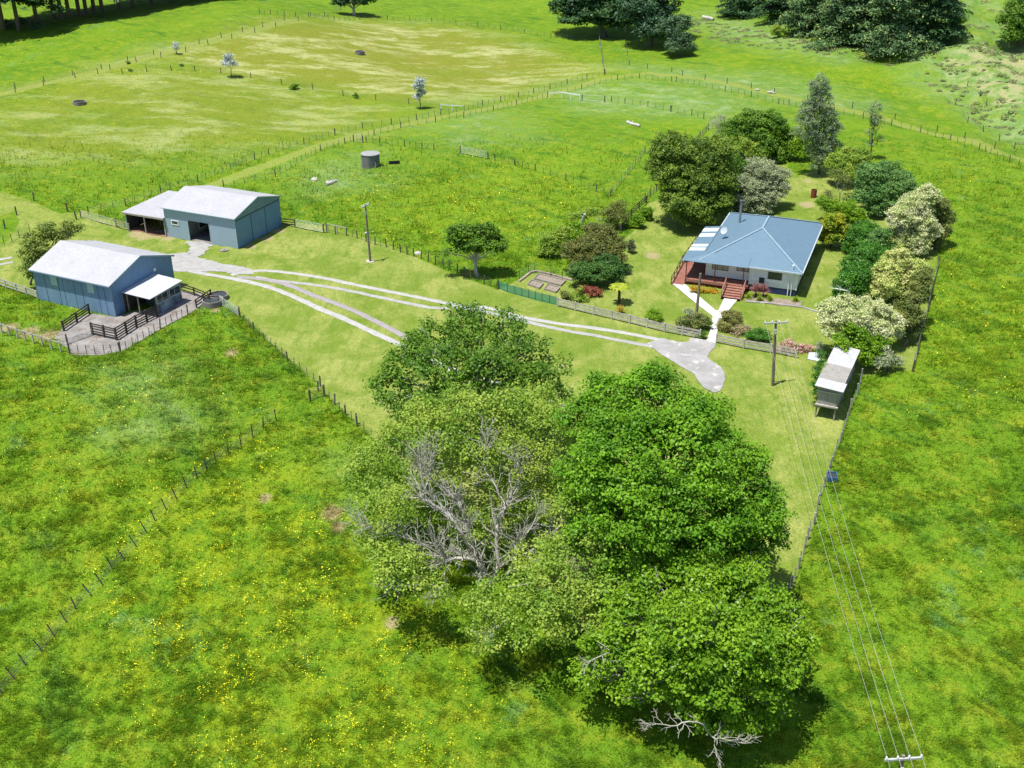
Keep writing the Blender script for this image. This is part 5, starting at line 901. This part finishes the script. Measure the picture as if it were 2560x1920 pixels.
def conifer(label, base, height, rad, mat, seed, lean=.0, group=None, low=.04, leaf=.55, name='pine_tree', trunk_r=.5, tiers=None, dens=1.):
    B = G(base); t_ = thing(name, label, 'pine tree', B, 0, group); MB().tube([(0, 0, -1), (0, 0, height*.5), (0, 0, height)], [trunk_r, trunk_r*.6, .08], 9).build('trunk', bark, t_)
    g = np.random.default_rng(seed); Ps = []; Ns = []; m_ = MB(); nt = tiers or int(height*1.3)
    for k in range(nt):
        f = low+(1-low)*k/nt; z = f*height; R_ = rad*(1-f)**.75*(.8+.35*g.random())+.4; nb = 9
        for j in range(nb):
            a = g.random()*6.283; L_ = R_*(.7+.45*g.random()); d = np.array([math.cos(a), math.sin(a)]); rise = .25*g.random()
            n = max(6, int(L_*L_*2.6*dens)+10); u = g.random(n)**.6; wd_ = (.10+.20*(1-u))*L_*g.standard_normal(n); zz_ = z+u*L_*(rise-.28*u)-.10*np.abs(wd_)
            Ps.append(np.stack([d[0]*u*L_-d[1]*wd_, d[1]*u*L_+d[0]*wd_, zz_+g.standard_normal(n)*.18], -1)); Ns.append(np.tile([d[0]*.3, d[1]*.3, 1.], (n, 1)))
            if j % 3 == 0: m_.tube([(0, 0, z), (d[0]*L_*.5, d[1]*L_*.5, z+L_*(rise-.14)*.5), (d[0]*L_*.92, d[1]*L_*.92, z+L_*(rise-.28))], [.10, .07, .03], 5, False)
    m_.build('branches', bark, t_); leaves_obj('crown', leaf_quads(np.concatenate(Ps), np.concatenate(Ns), leaf, .55, .45), mat, t_)
for i, (bx_, by_, h_, r_, lab, m__) in enumerate(((470,90,26,7.5,'leftmost big pine of the right-hand group','g'),(700,120,27,8,'second big pine of the right-hand group','g'),(900,190,28,9,'third big pine with blue-green boughs','p'),(1130,250,29,9,'tallest central pine with bright drooping tips','p'),(1400,290,28,9,'dark pine with yellow-green lower boughs','p'),(1620,260,26,8,'rightmost dark pine of the group','g'),(1000,80,30,8,'pine at the back of the right-hand group','g'),(1350,130,30,9,'rearmost pine behind the yellow-tipped one','g'))):
    conifer(lab, R8(bx_, by_), h_, r_, g_pine if m__ == 'p' else g_conif, i+1, group='big pines at the top right', leaf=.6)
for i, (x, y, ht) in enumerate(((25,185,30),(120,190,32),(235,150,30),(340,115,31),(390,118,33),(437,112,30),(500,100,32),(545,95,29),(595,85,33),(645,80,30),(750,60,31),(835,45,30),(-80,200,31),(950,25,30),(1080,8,31),(1230,-10,30),(1400,-28,30))):
    lab = f'tall bare-trunked shelterbelt pine, {["first","second","third","fourth","fifth","sixth","seventh","eighth","ninth","tenth","eleventh","twelfth","out-of-frame first","thirteenth","fourteenth","fifteenth","sixteenth"][i]} from the left'
    conifer(lab, R6(x, y), ht, 13, g_conif, 50+i, group='shelterbelt pines at the top left', low=.27, leaf=1.0, trunk_r=.55, tiers=22, dens=.8)
for i, (x, y) in enumerate(((40,150),(210,160),(130,135))): shrub(f'dark undergrowth bush under the shelterbelt, {["left","right","middle"][i]} one', R6, .3978, [(x, y, 28, 0), (x+25, y+5, 20, 0)], leafmat('thicket_leaves', (.025, .055, .025), (.05, .09, .035)), leaf=.4, clump=.8, base=(x, y+25))
T5('dark green bush filling the gap between the glossy tree and the grey-green tree', [(660,760,80,1),(650,850,70,0),(690,640,60,2)], (660,930), g_dark, leaf=.2, dens=2, clump=.5, r=.08, name='dark_bush', cat='bush')
T5('leafy green bush at the foot of the poplar on its left', [(1090,480,60,1),(1110,540,60,0),(1050,520,50,0)], (1090,600), g_mid, leaf=.2, dens=1.8, clump=.45, r=.08, name='green_bush', cat='bush')
T5('low green bush below the bare pale-trunked small tree', [(1300,900,55,0),(1400,920,60,0),(1460,960,60,-.5),(1260,870,40,0)], (1380,985), g_mid, leaf=.18, dens=1.8, clump=.4, r=.06, name='green_bush', cat='bush')
T5('mid-green bush filling the gap between the citrus and the far blossom tree', [(1620,1080,60,0),(1640,1150,60,0),(1580,1110,50,0)], (1620,1210), g_blue, leaf=.18, dens=1.9, clump=.4, r=.06, name='green_bush', cat='bush')
# rough scrub on the far bank
sp_ = []; scr = [(GP([D(*q) for q in ((1960,120),(2060,95),(2290,80),(2290,345),(2180,305),(2090,240),(2010,195))]), .20), (GP([D(*q) for q in ((1400,20),(1540,45),(1700,75),(1900,125),(1960,120),(1960,150),(1850,128),(1600,100),(1420,50))]), .16), (GP([D(*q) for q in ((2000,0),(2290,0),(2290,80),(2060,95))]), .06)]
for P, dn in scr:
    lo, hi = P.min(0), P.max(0); k = int((hi-lo).prod()*dn); q = lo+(hi-lo)*rng.random((k, 2)); q = q[poly_sdf(P, q[:, 0], q[:, 1]) > 0]; sp_.append(q)
sp_ = np.concatenate(sp_); rr_ = .3+.8*rng.random(len(sp_))**3; idx = np.repeat(np.arange(len(sp_)), 60); d = unit(rng.standard_normal((len(idx), 3))); d[:, 2] = np.abs(d[:, 2])
cc_ = np.stack([sp_[:, 0], sp_[:, 1], T(sp_[:, 0], sp_[:, 1])], -1)[idx]+d*(rr_[idx]*rng.random(len(idx))**.4)[:, None]*np.array([1.6, 1.3, .4])
tag(leaves_obj('scrub', leaf_quads(cc_, d+np.array([0, 0, .5]), .42, .5), leafmat('dry_scrub', (.15, .23, .07), (.27, .32, .14), .12, tip=((.36, .30, .18), .7)), None), 'rough brown and green scrub over the far bank', 'scrub', kind='stuff')
for (a, b_), rr_, lab in (((1560,1700),45,'lowest'),((1610,1640),40,'middle'),((1490,1640),45,'left-hand')):
    shrub(f'{lab} of the lush green weed clumps beneath the big trees', lambda x, y: (x, y), 1, [(a, b_, rr_, 0), (a+55, b_+10, rr_*.8, .5), (a-50, b_-5, rr_*.7, 0)], g_mid, name='weed_clump', cat='weeds', leaf=.2, clump=.4, r=0, squash=.5, rs=.8)
# ================================================================== SMALL THINGS
def mesh_thing(name, label, cat, m_, mat, loc, rz=0, group=None, **k):
    o = m_.build(name, mat, None, **k); o.location = [float(v) for v in loc]; o.rotation_euler = (0, 0, rz); return tag(o, label, cat, group)
tk = G(R7(320, 1043)); th_ = thing('water_tank', 'round stained concrete water tank in the upper paddock', 'water tank', tk)
MB().tube([(0, 0, -.2), (0, 0, 2.05)], 1.5, 36).build('tank_wall', tank_m, th_, smooth=False); MB().tube([(0, 0, 2.05), (0, 0, 2.13), (0, 0, 2.2)], [1.56, 1.56, .8], 36).build('tank_lid', M('grey_tank_lid', (.33, .33, .34), rough=.9), th_); MB().tube([(.9, -1.3, 0), (.9, -1.3, 1.0)], .05).build('valve_pipe', galv, th_)
def trough(label, p, r, h, name='round_trough', rz=0):
    t_ = thing(name, label, 'trough', G(p)); MB().ring((0, 0, -.05), r, h, .12).build('rim', concrete if r > .8 else tank_m, t_); MB().tube([(0, 0, 0), (0, 0, h*.7)], r-.13, 28).build('water', water_m, t_); return t_
trough('round concrete water trough in the left paddock', R6(500, 655), 1.25, .65); trough('round concrete water trough on the dry knoll', R7(250, 338), 1.2, .65)
trough('black-sided round water trough at the corner of the yard', Z2(1100, 1440), 1.25, .75); trough('dark empty round trough just behind the yard trough', Z2(1260, 1260), 1.2, .6)
rt = thing('feed_trough', 'small dark rectangular trough beside the water tank', 'trough', G(R7(467, 1030)), .2); MB().box(-.9, -.3, 0, .9, .3, .08).box(-.9, -.3, .08, .9, -.24, .45).box(-.9, .24, .08, .9, .3, .45).box(-.9, -.24, .08, -.84, .24, .45).box(.84, -.24, .08, .9, .24, .45).build('basin', black_p, rt); MB().box(-.84, -.24, .2, .84, .24, .3).build('water', water_m, rt)
bt = thing('feed_trough', 'small blue rectangular trough at the right-hand fence', 'trough', G(Q8(497, 822)), 1.4); bm2 = M('blue_plastic', (.05, .14, .32), rough=.5); MB().box(-.55, -.42, 0, .55, .42, .08).box(-.55, -.42, .08, .55, -.36, .45).box(-.55, .36, .08, .55, .42, .45).box(-.55, -.36, .08, -.49, .36, .45).box(.49, -.36, .08, .55, .36, .45).build('basin', bm2, bt); MB().box(-.49, -.36, .2, .49, .36, .34).build('water', water_m, bt)
def bed(label, c4):
    P = [G(R3(*q)) for q in c4]; o = P[0]; t_ = thing('raised_bed', label, 'garden bed', o, 0, 'timber-edged vegetable beds'); m_ = MB()
    for a, b_ in zip(P, P[1:]+P[:1]): m_.beam(a-o+np.array([0, 0, .1]), b_-o+np.array([0, 0, .1]), .1, .3)
    m_.build('timber_edge', wood_grey, t_); MB().poly([p-o+np.array([0, 0, .13]) for p in P]).build('soil', M('dry_bed_soil', (.30, .25, .21), (.20, .16, .13), 3, .95, bump=.03), t_)
bed('longest timber-edged vegetable bed at the back', ((535,865),(800,932),(845,885),(580,820))); bed('small timber-edged vegetable bed on the left', ((472,920),(585,960),(625,915),(512,880))); bed('small timber-edged vegetable bed on the right', ((635,968),(750,1000),(787,955),(670,922)))
db = G(R5(1190, 838)); t_ = thing('burn_drum', 'rusty red-brown steel drum on the back lawn', 'drum', db); MB().ring((0, 0, 0), .42, 1.2, .03, 20).build('shell', M('rusty_steel', (.24, .06, .03), (.15, .04, .025), 4, .8), t_); MB().tube([(0, 0, 0), (0, 0, .8)], .39, 18).build('ash', M('grey_ash', (.12, .11, .10)), t_)
def log(label, a, b_, r_, group=None):
    A_ = G(a); B_ = G(b_); P = bez(A_*0, B_-A_, 6, .06, 0); mesh_thing('fallen_log', label, 'log', MB().tube([p+np.array([0, 0, r_*.8]) for p in P], [r_, r_*.9, r_*.95, r_*.8, r_*.9, r_*.7], 9).tube([P[2]+np.array([0, 0, r_]), P[2]+np.array([.3, .4, r_*2.8])], [r_*.4, r_*.15], 6), M('bleached_log', (.55, .52, .48), (.38, .36, .33), 2, .95, bump=.02), A_, 0, group)
log('short bleached log lying in the upper paddock', R7(1930, 775), R7(2010, 800), .32); log('pale fallen log below the tank, left one', R7(40, 1165), R7(105, 1142), .25); log('pale driftwood log below the tank, right one', Q7(560, -10), Q7(585, 2), .2) 
log('pale log by the post on the dry track', R8(600, 585), R8(650, 590), .25); log('small pale log left on the dry track', R8(525, 568), R8(550, 570), .2); log('pale stacked rails at the foot of the far hill', R8(195, 115), R8(260, 130), .5)
def rock(label, p, r_):
    g = np.random.default_rng(int(r_*100)+3); m_ = MB(); n, k = 10, 6; rings = []
    for i in range(k):
        th_ = math.pi*.5*i/(k-1); rings.append([(math.cos(2*math.pi*j/n)*math.cos(th_)*r_*(.85+.3*g.random()), math.sin(2*math.pi*j/n)*math.cos(th_)*r_*(.85+.3*g.random()), math.sin(th_)*r_*.7-.05) for j in range(n)])
    for a, b_ in zip(rings[:-1], rings[1:]):
        for j in range(n): m_.poly([a[j], a[(j+1) % n], b_[(j+1) % n], b_[j]])
    mesh_thing('boulder', label, 'rock', m_, M('pale_rock', (.50, .48, .44), (.34, .32, .29), 2, .95, bump=.02), G(p))
rock('pale boulder under the curving fence near the lone tree', Q7(1280, 552), .55); rock('grey stone beside the lone tall pole fence', Q7(872, 392), .4); rock('pale boulder in the upper left paddock below the tank', D(680, 388), .6); rock('low pale stone right of the paddock boulder', D(716, 394), .5)
mc = thing('manhole_cover', 'round mossy concrete lid on the grass before the sea-grey shed', 'cover', G(Q2(1350, 945))); MB().tube([(0, 0, 0), (0, 0, .12)], .55, 22).build('lid', concrete, mc); MB().tube([(0, 0, .12), (0, 0, .2)], .18, 12).build('knob', concrete, mc)
cl_ = thing('clothesline', 'wire clothesline half hidden behind the nearest blossom tree', 'clothesline', G(R4(1025, 395)), .3); MB().tube([(0, 0, 0), (0, 0, 2.0)], .04).build('mast', galv, cl_); m_ = MB()
for a in range(4): c, s = math.cos(a*math.pi/2), math.sin(a*math.pi/2); m_.tube([(0, 0, 1.7), (c*1.9, s*1.9, 2.05)], .025, 5)
for rr_ in (.7, 1.1, 1.5, 1.85): m_.tube([(math.cos(a*math.pi/2)*rr_, math.sin(a*math.pi/2)*rr_, 1.7+.35*rr_/1.9) for a in (0, 1, 2, 3, 4)], .008, 3)
m_.build('arms', galv, cl_)
kb = [G(R3(*q)) for q in ((385,890),(440,850),(500,800),(560,790),(700,820),(820,855),(920,880))]; o = kb[0]; m_ = MB()
for a, b_ in zip(kb[:-1], kb[1:]): m_.beam(a-o+np.array([0, 0, .1]), b_-o+np.array([0, 0, .1]), .25, .25)
mesh_thing('stone_edging', 'low stone edging round the vegetable garden', 'edging', m_, M('pink_grey_stone', (.42, .34, .30), (.28, .22, .20), 3, .95, bump=.03), o)
pl = thing('potted_plant', 'potted grey plant at the top of the deck ramp', 'pot plant', loc_H(-15.1, 5.3, .75)); MB().tube([(0, 0, 0), (0, 0, .4)], [.16, .24], 12).build('pot', M('brown_pot', (.22, .11, .08)), pl); leaves_obj('foliage', crown_leaves([((0, 0, .65), .38)], .12, 2, .2, 1, -.8), g_grey, pl)
kr = [G(R2(*q)) for q in ((1040,1085),(1300,1105),(1600,1140),(1760,1190))]; o = kr[0]; m_ = MB()
for a, b_ in zip(kr[:-1], kr[1:]): m_.beam(a-o+np.array([0, 0, .04]), b_-o+np.array([0, 0, .04]), .22, .16)
mesh_thing('kerb_edging', 'thin concrete edging along the house flower bed', 'edging', m_, slab_m, o)
